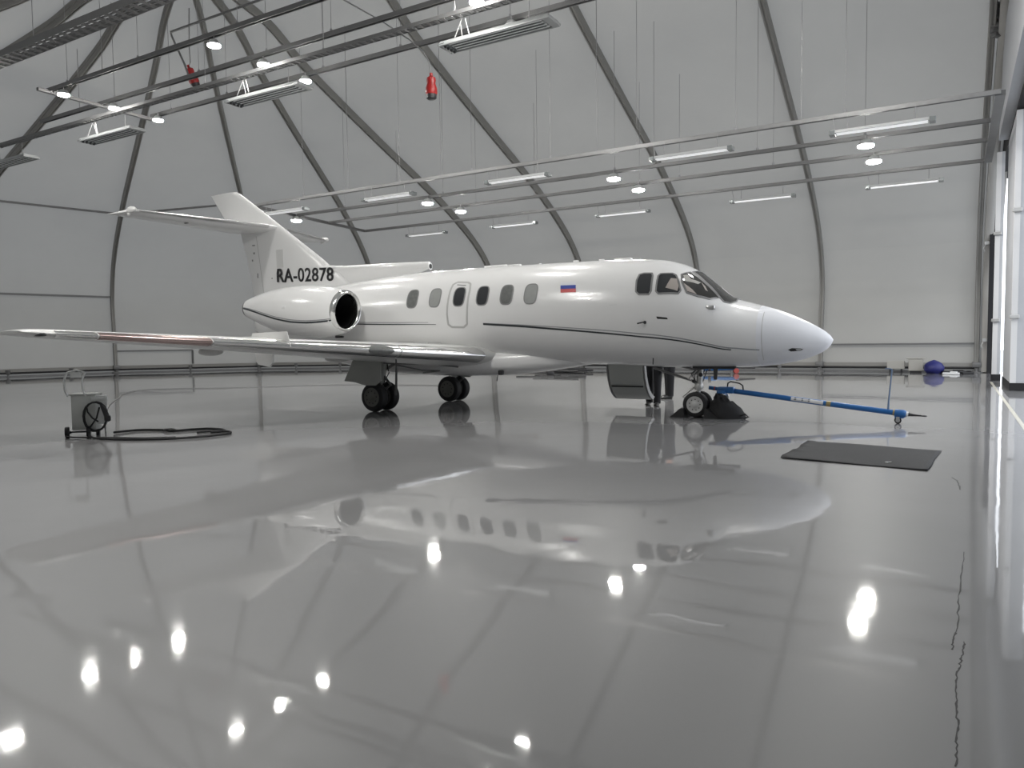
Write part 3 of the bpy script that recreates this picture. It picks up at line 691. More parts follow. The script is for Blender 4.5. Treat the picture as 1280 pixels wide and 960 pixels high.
for side in (1,-1):
    YS=[.3,.95]+[.95+6.6*k/14 for k in range(1,15)]
    mb=MB(); rings=[]
    for y in YS:
        u,l=wing_pts(y,XS,side); rings.append(u+l[1:-1][::-1])
    # rounded tip
    u,l=wing_pts(7.55,XS,side); 
    for dy,sc in ((.12,.90),(.22,.70),(.28,.35)):
        u2,l2=wing_pts(7.55+dy,XS,side); c=(u2[8]+l2[8])/2; ring=u2+l2[1:-1][::-1]; g=[]
        for p in ring: g.append(Vector((c.x+(p.x-c.x)*(.55+.45*sc),p.y,c.z+(p.z-c.z)*sc)))
        rings.append(g)
    mb.loft(rings); wo=mb.build('wing',M['wingpaint'],PROOT,smooth=50)
    wo['label']='starboard wing reaching towards the power cart' if side>0 else 'port wing behind the fuselage'
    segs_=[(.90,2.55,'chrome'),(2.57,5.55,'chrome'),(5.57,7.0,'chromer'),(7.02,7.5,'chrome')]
    for y0,y1,m in segs_:
        mb=MB(); rings=[]
        for k in range(9):
            y=y0+(y1-y0)*k/8; u,l=wing_pts(y,XL,side,.006); rings.append(l[::-1]+u[1:])
        mb.loft(rings,caps=False,closed_v=False); lo_=mb.build('leading_edge',M[m],wo,smooth=60)
        if m=='chromer': lo_['label']='outer leading edge strip with a reddish reflection painted in'
    # landing light window in the leading edge
    mb=MB(); rings=[]
    for k in range(13):
        t=-1+2*k/12; y=2.93+.23*t; u,l=wing_pts(y,XL,side,.010); q=l[::-1]+u[1:]; hw=6.5*math.sqrt(max(.01,1-t*t)); row=[]
        for j in range(13):
            x=(len(q)-1)/2+hw*(-1+2*j/12); i=int(x); f=x-i; row.append(q[i].lerp(q[i+1],f))
        rings.append(row)
    mb.loft(rings,caps=False,closed_v=False); mb.build('landing_light',M['glasslit'],wo,smooth=60)
    # stall fence
    le,c,z,t,inc=wing_sec(4.45); mb=MB(); mb.prism([P(le-.02,side*4.45,z),P(le+.06,side*4.45,z+.26),P(le+.9,side*4.45,z+.24),P(le+1.0,side*4.45,z+.02)],(0,.015,0)); mb.build('wing_fence',M['wingpaint'],wo)
    # navigation light at the tip
    le,c,z,t,inc=wing_sec(7.6); mb=MB(); mb.sphere(P(le+.16,side*7.62,z-.01),.08,10,(2.0,1.0,.5)); mb.build('navigation_light',M['glass'],wo,smooth=50)
    # flap track fairings below
    for yy in (2.0,4.6): 
        le,c,z,t,inc=wing_sec(yy); mb=MB(); mb.sphere(P(le+c*.85,side*yy,z-.09),.10,10,(3.5,.6,.8)); mb.build('flap_fairing',M['wingpaint'],wo,smooth=50)

# engine nacelles
def nac(side):
    y=1.58*side; z=2.11; sL=9.33
    mb=MB(); prof_=[(.06,.43,0),(.16,.475,0),(.35,.52,.0),(.7,.565,.0),(1.1,.58,.01),(1.6,.55,.04),(2.1,.46,.08),(2.5,.36,.11),(2.8,.27,.13),(2.95,.22,.14)]
    rings=[]
    for h,r,dz in prof_:
        rings.append([P(sL+h,y+r*math.cos(2*PI*k/40),z+dz+(r*1.0)*math.sin(2*PI*k/40)) for k in range(40)])
    mb.loft(rings,caps=False)
    no=mb.build('engine_nacelle',M['white'],PROOT,smooth=60); no['label']='starboard engine nacelle' if side>0 else 'port engine nacelle'
    mb=MB(); lip=[(.10,.452),(.05,.445),(.01,.425),(-.01,.40),(.0,.375),(.04,.355),(.12,.345)]
    # lip slightly raked
    rings=[[P(sL+h+.05*math.sin(2*PI*k/40)*-1,y+r*math.cos(2*PI*k/40),z+r*math.sin(2*PI*k/40)) for k in range(40)] for h,r in lip]
    mb.loft(rings,caps=False); mb.build('intake_lip',M['chrome'],no,smooth=60)
    mb=MB(); rings=[[P(sL+h,y+r*math.cos(2*PI*k/32),z+r*math.sin(2*PI*k/32)) for k in range(32)] for h,r in ((.10,.349),(.3,.36),(.62,.36),(.63,.02))]
    mb.loft(rings,caps=False); mb.build('intake_duct',M['duct'],no,smooth=40)
    mb=MB()
    for k in range(18):
        a=2*PI*k/18; e=Vector((0,math.cos(a),math.sin(a))); t=Vector((0,-math.sin(a),math.cos(a))); c=P(sL+.56,y,z)
        mb.add([c+e*.09-t*.02,c+e*.35-t*.05,c+e*.35+t*.02+Vector((-.05,0,0)),c+e*.09+t*.02+Vector((-.05,0,0))],[(0,1,2,3)])
    mb.build('fan_blades',M['fan'],no)
    mb=MB(); mb.lathe([(0,.09),(.08,.08),(.16,.05),(.20,.01)],P(sL+.56,y,z),(1,0,0),16); mb.build('spinner',M['fan'],no,smooth=50)
    mb=MB(); rings=[[P(sL+h,y+r*math.cos(2*PI*k/24),z+.14+r*math.sin(2*PI*k/24)) for k in range(24)] for h,r in ((2.93,.22),(3.0,.20),(2.7,.17),(2.6,.01))]
    mb.loft(rings,caps=False); mb.build('exhaust',M['fan'],no,smooth=40)
    # pylon
    mb=MB(); mb.prism([P(10.0,.70*side,2.0),P(12.3,.45*side,2.1),P(12.3,.45*side,2.35),P(10.0,.70*side,2.3)],(0,-side*.65,.0)); mb.build('pylon',M['white'],no,smooth=30)
    # nacelle stripes: follow the lower flank, sweeping up to the rear
    for th0,th1,wd,m in ((-.62+.25,.12,.018,'stripeg'),(-.70+.25,.02,.034,'stripek')):
        mb=MB(); L=[]
        for k in range(25):
            f=k/24; h=.10+2.83*f; 
            r=None
            for i in range(len(prof_)-1):
                if prof_[i][0]<=h<=prof_[i+1][0]+1e-6:
                    g=(h-prof_[i][0])/(prof_[i+1][0]-prof_[i][0]); r=prof_[i][1]+(prof_[i+1][1]-prof_[i][1])*g; dz=prof_[i][2]+(prof_[i+1][2]-prof_[i][2])*g
            if r is None: r,dz=prof_[-1][1:]
            th=th0+(th1-th0)*f**2.0; r+=.005; dth=wd/2/r
            L.append([P(sL+h,y+side*rr*math.cos(t),z+dz+rr*math.sin(t)) for t,rr in ((th-dth,r-.01),(th-dth,r),(th+dth,r),(th+dth,r-.01))])
        mb.loft(L,caps=True); mb.build('nacelle_stripe',M[m],no,smooth=60)
    mb=MB(); mb.box(P(sL+.25,y,z-.54),(.22,.05,.05),bev=.015); mb.build('drain',M['blacksat'],no)
    mb=MB(); mb.box(P(sL+1.3,y+side*.555,z+.10),(.10,.03,.06),bev=.01); mb.build('vent_scoop',M['white'],no)
nac(1); nac(-1)

# dorsal intake and fin
def dorsal():
    mb=MB(); rings=[]
    for s,zt,w in ((8.30,3.20,.075),(8.34,3.23,.088),(9,3.25,.09),(10,3.27,.09),(10.8,3.285,.09),(11.4,3.33,.09)):
        zb=fus(s)[0]-.08; r=.075; q=[]
        for k in range(12): a=-.35*PI+1.7*PI*k/11; q.append(P(s,w*math.sin(PI*k/11*2-PI)*1.0 if False else w*math.cos(a),zt-.08+.08*math.sin(a)))
        # keel-like lower part
        q=[P(s,w*math.cos(a),zt-.08+.08*math.sin(a)) for a in [PI*k/8 for k in range(9)]]+[P(s,-w*.95,zt-.12),P(s,-w*.45,zt-.18) ,P(s,-w*.45,zb),P(s,w*.45,zb),P(s,w*.45,zt-.18),P(s,w*.95,zt-.12)]
        if s<8.5: q=[P(s,w*math.cos(a),zt-.08+.08*math.sin(a)) for a in [PI*k/8 for k in range(9)]]+[P(s,w*math.cos(a),zt-.08+.08*math.sin(a)) for a in [PI+PI*(k+1)/7 for k in range(6)]]
        rings.append(q)
    mb.loft(rings); o=mb.build('dorsal_air_intake',M['white'],PROOT,smooth=50)
    mb=MB(); mb.lathe([(0,.055),(-.05,.05)],P(8.295,0,3.12),(1,0,0),16); mb.build('intake_hole',M['duct'],o)
dorsal()
FLE=[(2.2,9.9),(2.9,10.6),(3.2,11.0),(3.3,11.25),(3.5,11.52),(5.33,14.28),(5.41,14.46)]
FTE=[(2.15,13.88),(2.69,13.92),(3.1,14.02),(3.91,14.24),(4.30,14.36),(4.6,14.72),(4.74,14.95),(5.41,15.46)]
def ip(T,z):
    for a,b in zip(T,T[1:]):
        if a[0]<=z<=b[0]: return a[1]+(b[1]-a[1])*(z-a[0])/(b[0]-a[0])
    return T[0][1] if z<T[0][0] else T[-1][1]
def foil(le,te,z,t,n=14):
    c=te-le; up=[]
    for k in range(n+1):
        x=.5*(1-math.cos(PI*k/n)); yt=5*t*(.2969*math.sqrt(x)-.1260*x-.3516*x*x+.2843*x**3-.1036*x**4); up.append((le+x*c,yt))
    return [P(s,y,z) for s,y in up]+[P(s,-y,z) for s,y in up[1:-1][::-1]]
mb=MB(); mb.loft([foil(ip(FLE,z),ip(FTE,z),z,.24-.10*(z-2.2)/3.2) for z in [2.3,2.6,2.9,3.1,3.2,3.3,3.5,3.9,4.2,4.30,4.45,4.6,4.74,5.0,5.25,5.36,5.41]])
fin=mb.build('tail_fin',M['white'],PROOT,smooth=50)
# rudder hinge and weathering
def finy(s,z):
    le,te=ip(FLE,z),ip(FTE,z); x=(s-le)/(te-le); t=.24-.10*(z-2.2)/3.2; return 5*t*(.2969*math.sqrt(x)-.1260*x-.3516*x*x+.2843*x**3-.1036*x**4)
mb=MB(); L=[]
for k in range(12):
    z=2.75+1.45*k/11; s=13.55+.12*(z-2.75)-.0; 
    L.append([P(s-.008,finy(s,z)-.01,z),P(s-.008,finy(s,z)+.004,z),P(s+.008,finy(s,z)+.004,z),P(s+.008,finy(s,z)-.01,z)])
mb.loft(L); mb.build('rudder_gap',M['rimw'],fin)
for (s,z,d) in ((13.85,3.98,(.10,.02,.03)),(13.85,3.78,(.05,.02,.05)),(13.93,3.6,(.04,.02,.05)),(13.75,3.2,(.03,.02,.12)),(13.2,3.1,(.03,.02,.03))):
    mb=MB(); mb.box(P(s,finy(s,z),z),d,bev=.004); mb.build('static_wick',M['rim'],fin)
mb=MB(); mb.tube([P(13.2,.13,2.68),P(13.03,.13,2.60),P(12.88,.14,2.74)],.022,6); mb.build('tie_hook',M['blacksat'],fin,smooth=40)
# pale access strip on the fin
mb=MB(); L=[]
for k in range(6):
    z=3.35+.45*k/5
    L.append([P(s,finy(s,z)+o,z) for s,o in ((13.0,-.01),(13.0,.003),(12.75,.003),(12.75,-.01))])
mb.loft(L); mb.build('fin_panel',M['wingpaint'],fin)
# registration
def lettering(txt,org,xdir,zdir,h,wdt,m,parent,name):
    cu=bpy.data.curves.new('t','FONT'); cu.body=txt; cu.size=1; cu.offset=.012; cu.extrude=0; cu.space_character=1.06
    to=bpy.data.objects.new('t',cu); COL.objects.link(to); dg=bpy.context.evaluated_depsgraph_get(); me=bpy.data.meshes.new_from_object(to.evaluated_get(dg)); bpy.data.objects.remove(to)
    xs=[v.co.x for v in me.vertices]; ys=[v.co.y for v in me.vertices]; x0,x1,y0,y1=min(xs),max(xs),min(ys),max(ys)
    return me,(x0,x1,y0,y1)
me,(x0,x1,y0,y1)=lettering('RA-02878',None,None,None,0,0,None,None,None)
bm=bmesh.new(); bm.from_mesh(me); bmesh.ops.subdivide_edges(bm,edges=[e for e in bm.edges if e.calc_length()>.15],cuts=2)
ext=bmesh.ops.extrude_face_region(bm,geom=bm.faces[:]); newv=set(g for g in ext['geom'] if isinstance(g,bmesh.types.BMVert))
for v in bm.verts:
    fx=(v.co.x-x0)/(x1-x0); fz=(v.co.y-y0)/(y1-y0)
    s=12.98-(12.98-11.09)*fx; z=(2.985+(2.925-2.985)*fx)+(.35-.02*fx)*fz
    z+=.0
    off=.012 if v in newv else -.01
    v.co=P(s,max(finy(s,z),.10 if z<3.28 else 0)+off,z)
bm.to_mesh(me); bm.free(); me.materials.append(M['letter'])
lo_=bpy.data.objects.new('registration_lettering',me); COL.objects.link(lo_); lo_.parent=fin; lo_['label']='black registration letters on the fin base'
# tailplane
for side in (1,-1):
    mb=MB(); rings=[]
    for y in (0,.3,1,2,2.9,3.0,3.06):
        f=y/3.05; le=12.93+1.33*f+(.05 if y>3.02 else 0); te=14.78+.52*f; z=4.37+.12*f; sc=.5 if y>3.02 else 1
        r=[]; c=te-le; t=.10*sc*(1 if y<3.03 else .6); up=[]
        for k in range(15):
            x=.5*(1-math.cos(PI*k/14)); yt=5*t*c*(.2969*math.sqrt(x)-.1260*x-.3516*x*x+.2843*x**3-.1036*x**4); up.append((le+x*c,yt))
        rings.append([P(s,side*y,z+h) for s,h in up]+[P(s,side*y,z-h) for s,h in up[1:-1][::-1]])
    mb.loft(rings); tp=mb.build('tailplane',M['white'],PROOT,smooth=50); tp['label']=('starboard' if side>0 else 'port')+' tailplane'
    mb=MB(); L=[]
    for k in range(8):
        y=.25+2.7*k/7; f=y/3.05; le=12.93+1.33*f; z=4.37+.12*f; c=14.78+.52*f-le
        L.append([P(le+x*c,side*y,z+h*c) for x,h in ((.03,-.028),(.008,-.016),(-.004,0),(.008,.016),(.03,.028))])
    mb.loft(L,caps=False,closed_v=False); mb.build('leading_edge',M['chromed'],tp,smooth=60)
    mb=MB(); mb.sphere(P(14.35,side*3.06,4.50),.07,10,(2.6,.8,1.1)); mb.sphere(P(14.45,side*3.06,4.44),.05,8,(1.2,.5,1.2)); mb.build('elevator_horn',M['wingpaint'],tp,smooth=50)
    mb=MB(); mb.box(P(14.2,side*1.75,4.36),(.12,.03,.03),bev=.005); mb.build('hinge_fairing',M['rim'],tp)
# ventral fin
mb=MB(); mb.prism([P(s,-.03,z) for s,z in ((11.9,1.42),(12.7,1.64),(14.4,1.64),(14.72,1.61),(14.82,1.55),(14.7,1.48),(14.05,1.38),(13.97,.98),(13.9,.90),(13.5,.84),(13.38,.95),(13.35,1.25),(12.6,1.25),(11.5,1.2))],(0,.06,0)); mb.build('ventral_fin',M['wingpaint'],PROOT)

# landing gear
def wheel(c,ax,R,W,hub,parent,name='wheel',side=1):
    mb=MB(); prof_=[(-W/2,R*.62),(-W/2,R*.80),(-W*.42,R*.93),(-W*.25,R*.99),(-W*.14,R),(-W*.13,R*.985),(-W*.10,R*.985),(-W*.09,R),(W*.09,R),(W*.10,R*.985),(W*.13,R*.985),(W*.14,R),(W*.25,R*.99),(W*.42,R*.93),(W/2,R*.80),(W/2,R*.62)]
    mb.lathe(prof_,c,ax,32,caps=True); w=mb.build(name,M['tyre'],parent,smooth=35)
    mb=MB(); a=Vector(ax).normalized()
    for sg in (1,-1):
        mb.lathe([(W*.40,R*.66),(W*.53,R*.65),(W*.54,R*.60),(W*.515,R*.57),(W*.515,R*.25),(W*.56,R*.20),(W*.58,R*.05)],c,a*sg,28)
    mb.build('wheel_hub',M[hub],w,smooth=35)
    mb=MB(); b=a.orthogonal().normalized(); d=a.cross(b)
    for sg in (1,-1):
        for k in range(9):
            t=2*PI*k/9; q=Vector(c)+a*sg*W*.51+(b*math.cos(t)+d*math.sin(t))*R*.42; mb.lathe([(0,R*.05),(W*.02,R*.045)],q,a*sg,8)
    mb.build('hub_holes',M['duct'],w)
    return w
AX=Vector((0,1,0))
for side in (1,-1):
    g=empty('main_landing_gear',(0,0,0),0,PROOT); g['label']=('starboard' if side>0 else 'port')+' main landing gear'
    y0=1.38*side; s0=8.66; R=.305
    for dy in (.19,-.19): wheel(P(s0,y0+dy,R),AX,R,.20,'wheelhubd',g)
    mb=MB(); mb.tube([P(s0,y0-.30,R),P(s0,y0+.30,R)],.035,10); mb.tube([P(s0,y0,R),P(s0-.02,y0,.62)],.055,12); mb.tube([P(s0-.02,y0,.60),P(s0-.12,y0,1.16)],.085,12); mb.build('strut',M['greypaint'],g,smooth=40)
    mb=MB(); mb.tube([P(s0-.06,y0,.42),P(s0-.28,y0,.55),P(s0-.10,y0,.74)],.03,8); mb.tube([P(s0-.1,y0,.85),P(s0-.12,y0-.55*side,1.05)],.03,8); mb.build('torque_link',M['steel'],g,smooth=40)
    mb=MB(); mb.tube([P(s0+.06,y0+.05,1.0),P(s0+.09,y0+.07,.7),P(s0+.03,y0+.1,.4)],.012,6); mb.tube([P(s0-.15,y0-.05,1.0),P(s0-.22,y0-.02,.8),P(s0-.1,y0,.6),P(s0-.02,y0,.45)],.011,6); mb.build('brake_hose',M['black'],g,smooth=40)
    # leg door (outboard) and inner rods
    yd=y0+.42*side
    mb=MB(); mb.prism([P(8.30,yd,1.07),P(8.30,yd,.66),P(8.45,yd,.56),P(8.72,yd,.56),P(9.0,yd,.62),P(9.28,yd,.64),P(9.02,yd,1.1)],(0,.03*side,0)); mb.build('gear_door',M['greypaint'],g)
    mb=MB(); mb.tube([P(8.3,yd-.1*side,1.02),P(7.4,yd-.7*side,.98),P(7.0,yd-.9*side,.92)],.018,6); mb.tube([P(8.2,yd-.2*side,1.0),P(7.7,yd-.6*side,.86),P(7.4,yd-.8*side,.84),P(7.75,yd-.7*side,.80)],.014,6); mb.build('door_linkage',M['steel'],g,smooth=40)
g=empty('nose_landing_gear',(0,0,0),0,PROOT)
s0=2.30; R=.235
for y in (.14,-.14): wheel(P(s0,y,R),AX,R,.14,'hubl',g)
mb=MB(); mb.tube([P(s0,-.2,R),P(s0,.2,R)],.03,10); mb.tube([P(s0,0,R),P(s0-.02,0,.55)],.035,12); mb.tube([P(s0-.02,0,.5),P(s0-.06,0,1.0)],.055,12); mb.lathe([(0,.07),(.06,.09),(.12,.07)],P(s0-.02,0,.50),(0,0,1),14); mb.build('strut',M['wheelhub'],g,smooth=40)
mb=MB(); mb.tube([P(s0+.02,.03,.30),P(s0+.27,.05,.36),P(s0+.05,.03,.56)],.018,8); mb.tube([P(s0,.06,.6),P(s0+.16,.07,.70),P(s0+.02,.06,.84)],.018,8); mb.build('torque_link',M['wheelhub'],g,smooth=40)
mb=MB(); mb.tube([P(s0-.03,0,.62),P(s0+.35,0,.74),P(s0+.85,0,.90)],.022,8); mb.tube([P(s0-.05,.08,.86),P(s0+.28,.1,.93)],.02,8); mb.tube([P(s0-.05,.08,.88),P(s0-.38,.1,.94)],.02,8); mb.build('drag_brace',M['steel'],g,smooth=40)
mb=MB()
for k in range(5):
    y=.05-.03*k; mb.tube([P(s0-.1-.02*k,y,.95),P(s0+.1-.05*k,y+.05,.8-.03*k),P(s0+.03,y,.65-.04*k),P(s0-.04+.02*k,y,.5)],.009,6)
mb.sphere(P(s0-.08,.10,.78),.04,8); mb.sphere(P(s0+.05,.10,.66),.035,8); mb.build('hydraulic_lines',M['black'],g,smooth=40)
for side in (1,-1):
    mb=MB(); mb.prism([P(1.55,.21*side,.95),P(2.35,.21*side,.95),P(2.33,.22*side,.90),P(1.96,.22*side,.89),P(1.95,.24*side,.70 if side>0 else .88),P(1.89,.24*side,.70 if side>0 else .88),P(1.88,.22*side,.89),P(1.58,.22*side,.89)],(0,.012*side,0)); mb.build('gear_door',M['blacksat'],g)

# airstair door on port side, hinged below the sill
ad=empty('airstair_door',(0,0,0),0,PROOT)
prf=[(-.74,1.00),(-.77,.82),(-.82,.64),(-.90,.48),(-1.02,.33),(-1.17,.23),(-1.30,.18)]
mb=MB()
inner=[(y-.065*math.cos(k*.2)-.0,z+.02+.03*k/6+.02) for k,(y,z) in enumerate(prf)]
loop=[P(3.64,y,z) for y,z in prf]+[P(3.64,y,z) for y,z in inner[::-1]]
mb.prism(loop,Vector((-.74,0,0))); mb.build('door_skin',M['doorgrey'],ad,smooth=25)
mb=MB()
for s_ in (3.60,4.40):
    ring=[P(s_,y,z) for y,z in prf]; ring2=[P(s_,y-.10,z+.05) for y,z in prf[::-1]]; mb.prism(ring+ring2,Vector((-.03,0,0)))
mb.build('door_rim',M['rim'],ad)
mb=MB(); y,z=prf[3]; mb.tube([P(3.67,y+.012,z-.01),P(4.36,y+.012,z-.01)],.014,6); mb.build('door_slot',M['black'],ad)
for k in range(3):
    mb=MB(); y,z=prf[2+k]; mb.box(P(4.0,y-.17,z+.05),(.66,.24,.03),bev=.008); mb.build('step',M['wheelhub'],ad)
for s_ in (3.62,4.40):
    mb=MB(); mb.tube([P(s_,-.95,1.5),P(s_,-1.3,.9),P(s_,-1.38,.3)],.014,6); mb.build('handrail_cable',M['blacksat'],ad,smooth=40)
mb=MB(); mb.box(P(3.95,-.80,.99),(.86,.10,.03),bev=.01); mb.build('sill',M['white'],ad)
# ================================================================== GROUND EQUIPMENT
def W(s,y,z):  # world position of a point given in aircraft coordinates
    a=rad(-29.592); p=P(s,y,z); return Vector((5.43491+p.x*math.cos(a)-p.y*math.sin(a),12.56359+p.x*math.sin(a)+p.y*math.cos(a),z))
def wheel_simple(c,ax,R,Wd,parent,name='wheel',tm='tyre',hm='wheelhub'):
    mb=MB(); mb.lathe([(-Wd/2,R*.6),(-Wd/2,R*.9),(-Wd*.3,R),(Wd*.3,R),(Wd/2,R*.9),(Wd/2,R*.6)],c,ax,20); w=mb.build(name,M[tm],parent,smooth=40)
    mb=MB(); mb.lathe([(-Wd*.52,R*.15),(-Wd*.52,R*.6),(Wd*.52,R*.6),(Wd*.52,R*.15)],c,ax,16); mb.build('hub',M[hm],w,smooth=40)
    return w
# tow bar from the nose gear towards the door
A=Vector((3.86,13.70,.50)); B=Vector((6.42,12.16,.165)); tb=empty('tow_bar',(A.x,A.y,0)); tag(tb,'blue tow bar hitched to the nose gear, its pole end near the dark mat','tow bar')
A0=A-Vector((A.x,A.y,0)); B0=B-Vector((A.x,A.y,0)); d=(B0-A0).normalized(); sd=Vector((-d.y,d.x,0)).normalized()
mb=MB(); mb.tube([A0+d*.05,B0-d*.12],.047,14); mb.build('main_tube',M['blue'],tb,smooth=40)
mb=MB(); mb.tube([A0-d*.22,A0+d*.05],.035,10); mb.box(A0+d*.10,(.30,.14,.12),rz=math.atan2(d.y,d.x),bev=.02); mb.box(A0+d*.02+Vector((0,0,-.06)),(.16,.18,.10),rz=math.atan2(d.y,d.x),bev=.02); mb.build('head',M['blue'],tb,smooth=40)
mb=MB(); mb.tube([A0-d*.12,A0-d*.10],.04,10); mb.tube([A0-d*.05,A0-d*.02],.042,10); mb.build('shear_band',M['woodred'],tb)
hp=[A0+d*.12+Vector((0,0,.05)),A0+d*.13+Vector((0,0,.13)),A0+d*.18+Vector((0,0,.165)),A0+d*.34+Vector((0,0,.155)),A0+d*.40+Vector((0,0,.12)),A0+d*.41+Vector((0,0,.03))]
mb=MB(); mb.tube(hp,.013,8); mb.build('carry_handle',M['black'],tb,smooth=50)
for q in (.10,-.10): wheel_simple(A0+d*.06+sd*q+Vector((0,0,-.13)),sd,.065,.04,tb,'support_wheel','sticker','wheelhub')
for t in (1.83,2.86):
    mb=MB(); mb.tube([A0+d*t,A0+d*(t+.07)],.0485,14); mb.build('yellow_band',M['yellow'],tb,smooth=40)
# sticker with dark marks
t0,t1=1.25,1.78; rt=.0485
def onbar(t,a): 
    upv=sd.cross(d) if sd.cross(d).z>0 else -sd.cross(d); out=-sd if (-sd).y<0 else sd
    return A0+d*t+(out*math.cos(a)+upv*math.sin(a))*rt
mb=MB(); mb.loft([[onbar(t0,-.5+k*.2),] and [onbar(t0+(t1-t0)*i/4,-.5+.2*k) for k in range(8)] for i in range(5)],caps=False,closed_v=False); st=mb.build('sticker',M['sticker'],tb,smooth=60)
rt=.0500; mb=MB()
xx=t0+.05
for k,wd in enumerate((.035,.02,.03,.03,.012,.03,.03)):
    for lo,hi in (((-.2,.75),) if k%3 else ((-.2,.15),(.4,.75))):
        mb.add([onbar(xx,lo),onbar(xx+wd,lo+.05),onbar(xx+wd+.008,hi),onbar(xx+.008,hi)],[(0,1,2,3)])
    xx+=wd+.012
mb.build('sticker_print',M['blacksat'],st)
mb=MB(); mb.lathe([(0,.055),(.02,.065),(.14,.065),(.17,.05)],B0-d*.12,d,16); mb.box(B0-d*.05+Vector((0,0,-.04)),(.14,.07,.08),rz=math.atan2(d.y,d.x),bev=.01); mb.build('end_fitting',M['blue'],tb,smooth=40)
mb=MB(); mb.lathe([(0,.045),(.03,.045)],B0+d*.05,d,16); mb.build('white_collar',M['sticker'],tb)
mb=MB(); mb.tube([B0+d*.07,B0+d*.14,B0+d*.22+Vector((0,0,.005)),B0+d*.34+Vector((0,0,.012))],[.03,.022,.014,.012],8); ring=[B0+d*(.31+.035*math.cos(a))+sd*.035*math.sin(a)+Vector((0,0,.012)) for a in [2*PI*k/14 for k in range(14)]]; mb.tube(ring,.009,6,closed=True); mb.build('tow_eye',M['blacksat'],tb,smooth=50)
c=B0-d*.07; c.z=.055; wheel_simple(c,sd,.055,.045,tb,'caster_wheel')
mb=MB(); mb.box((c.x,c.y,.09),(.05,.09,.05),rz=math.atan2(d.y,d.x)); mb.build('caster_fork',M['wheelhub'],tb)
pb=B0-d*.22; mb=MB(); mb.tube([pb+Vector((0,0,.03)),pb+Vector((.01,0,.18)),pb+Vector((.03,-.0,.42)),pb+Vector((.055,0,.70))],[.020,.014,.012,.012],8); mb.tube([pb+Vector((.055,0,.70)),pb+Vector((.03,.03,.715)),pb+Vector((-.03,.06,.715))],.012,6); mb.build('lever',M['bluegrey'],tb,smooth=40)

# black chock and cover round the nose wheels
def blob(pts,h,label,name,cat,m='cloth',seed=1,res=10):
    rr=random.Random(seed); c=sum((Vector(p) for p in pts),Vector())/len(pts); n=len(pts)
    mb=MB(); rings=[]
    for i in range(res+1):
        f=i/res; ring=[]
        for k,p in enumerate(pts):
            p=Vector(p); q=c.lerp(p,max(.02,math.cos(f*PI/2)**.8)); q=q+Vector((0,0,h*math.sin(f*PI/2)*(1+.18*(rr.random()-.5)))); ring.append(q)
        rings.append(ring)
    mb.loft(rings); o=mb.build(name,M[m],smooth=50); tag(o,label,cat); return o
nw=lambda s,y:W(s,y,0)
def chock(c,ang,L,label):
    o=empty('wheel_chock',c,ang); tag(o,label,'chock','black chocks at the nose wheels')
    mb=MB(); mb.prism([(-.02,-L/2,0),(.26,-L/2,0),(.20,-L/2,.045),(.05,-L/2,.17),(.0,-L/2,.17)],(0,L,0)); mb.build('body',M['black'],o)
    mb=MB(); mb.tube([(.12,-L*.3,.09),(.17,-L*.35,.13),(.22,-L*.2,.09)],.012,6); mb.build('rope',M['black'],o,smooth=40)
a0=rad(-29.592)
chock(W(2.49,0,0),a0+PI,.60,'black wedge chock behind the nose wheels')
chock(W(2.10,0,0),a0,.60,'black wedge chock ahead of the nose wheels, under the cloth bundle')
# cloth cover lying beside
pts=[]
for k in range(18):
    a=2*PI*k/18; pts.append(W(1.78+.33*math.cos(a)+.03*math.sin(3*a),.02+.28*math.sin(a)+.02*math.cos(5*a),0))
rr=random.Random(5); mb=MB(); rings=[]
top=W(1.93,.05,.42)
for i in range(9):
    f=i/8; rings.append([(Vector((p.x,p.y,0)).lerp(Vector((top.x,top.y,0)),f**1.7*.88)+Vector((rr.uniform(-.02,.02),rr.uniform(-.02,.02),.42*f**.9*(1+.25*(rr.random()-.5))))) for p in pts])
mb.loft(rings); o=mb.build('black_cover',M['cloth'],smooth=60); tag(o,'black cloth cover heaped in front of the nose wheels under the tow bar','cover')
mb=MB(); mb.tube([W(1.50,.1,.06),W(1.42,.14,.09),W(1.36,.12,.04),W(1.44,.16,.015)],.018,6); mb.build('strap',M['black'],o,smooth=40)
# hanging grounding strap under the wing
mb=MB(); mb.tube([W(7.10,2.8,1.13),W(7.10,2.8,.9),W(7.12,2.8,.47)],[.012,.02,.024],8); tag(mb.build('warning_strap',M['black'],smooth=40),'black strap hanging straight down from the wing leading edge beside the main wheels','strap')

# dark mat
a,b,c,d_=[Vector(p) for p in ((3.20,8.81,0),(4.09,10.21,0),(5.35,9.21,0),(4.42,7.85,0))]
mb=MB(); N=24; rr=random.Random(3)
g=[]
for i in range(N+1):
    row=[]
    for j in range(N+1):
        u_,v_=i/N,j/N; p=a.lerp(d_,u_).lerp(b.lerp(c,u_),v_)
        e=.012*math.sin(9*v_+3*u_)*(1 if u_<.1 else .3); p=p+Vector((e*(-1),e,0)); p.z=.006+.004*math.sin(7*u_+5*v_)+(.012*max(0,math.sin(20*v_)) if u_<.05 else 0)
        row.append(p)
    g.append(row)
mb.loft(g,caps=False,closed_v=False)
o=mb.build('floor_mat',M['mat'],smooth=40); md=o.modifiers.new('thickness','SOLIDIFY'); md.thickness=.006; md.offset=-1; tag(o,'dark rectangular mat lying flat on the floor near the tow bar pole','mat')
p=a.lerp(d_,.72).lerp(b.lerp(c,.72),.18); mb=MB(); mb.lathe([(0,.02),(.006,.02)],(p.x,p.y,.012),(0,0,1),8); mb.box((p.x+.04,p.y,.016),(.03,.02,.006)); tag(mb.build('white_cap',M['sticker']),'tiny white scrap lying on the dark mat','scrap')

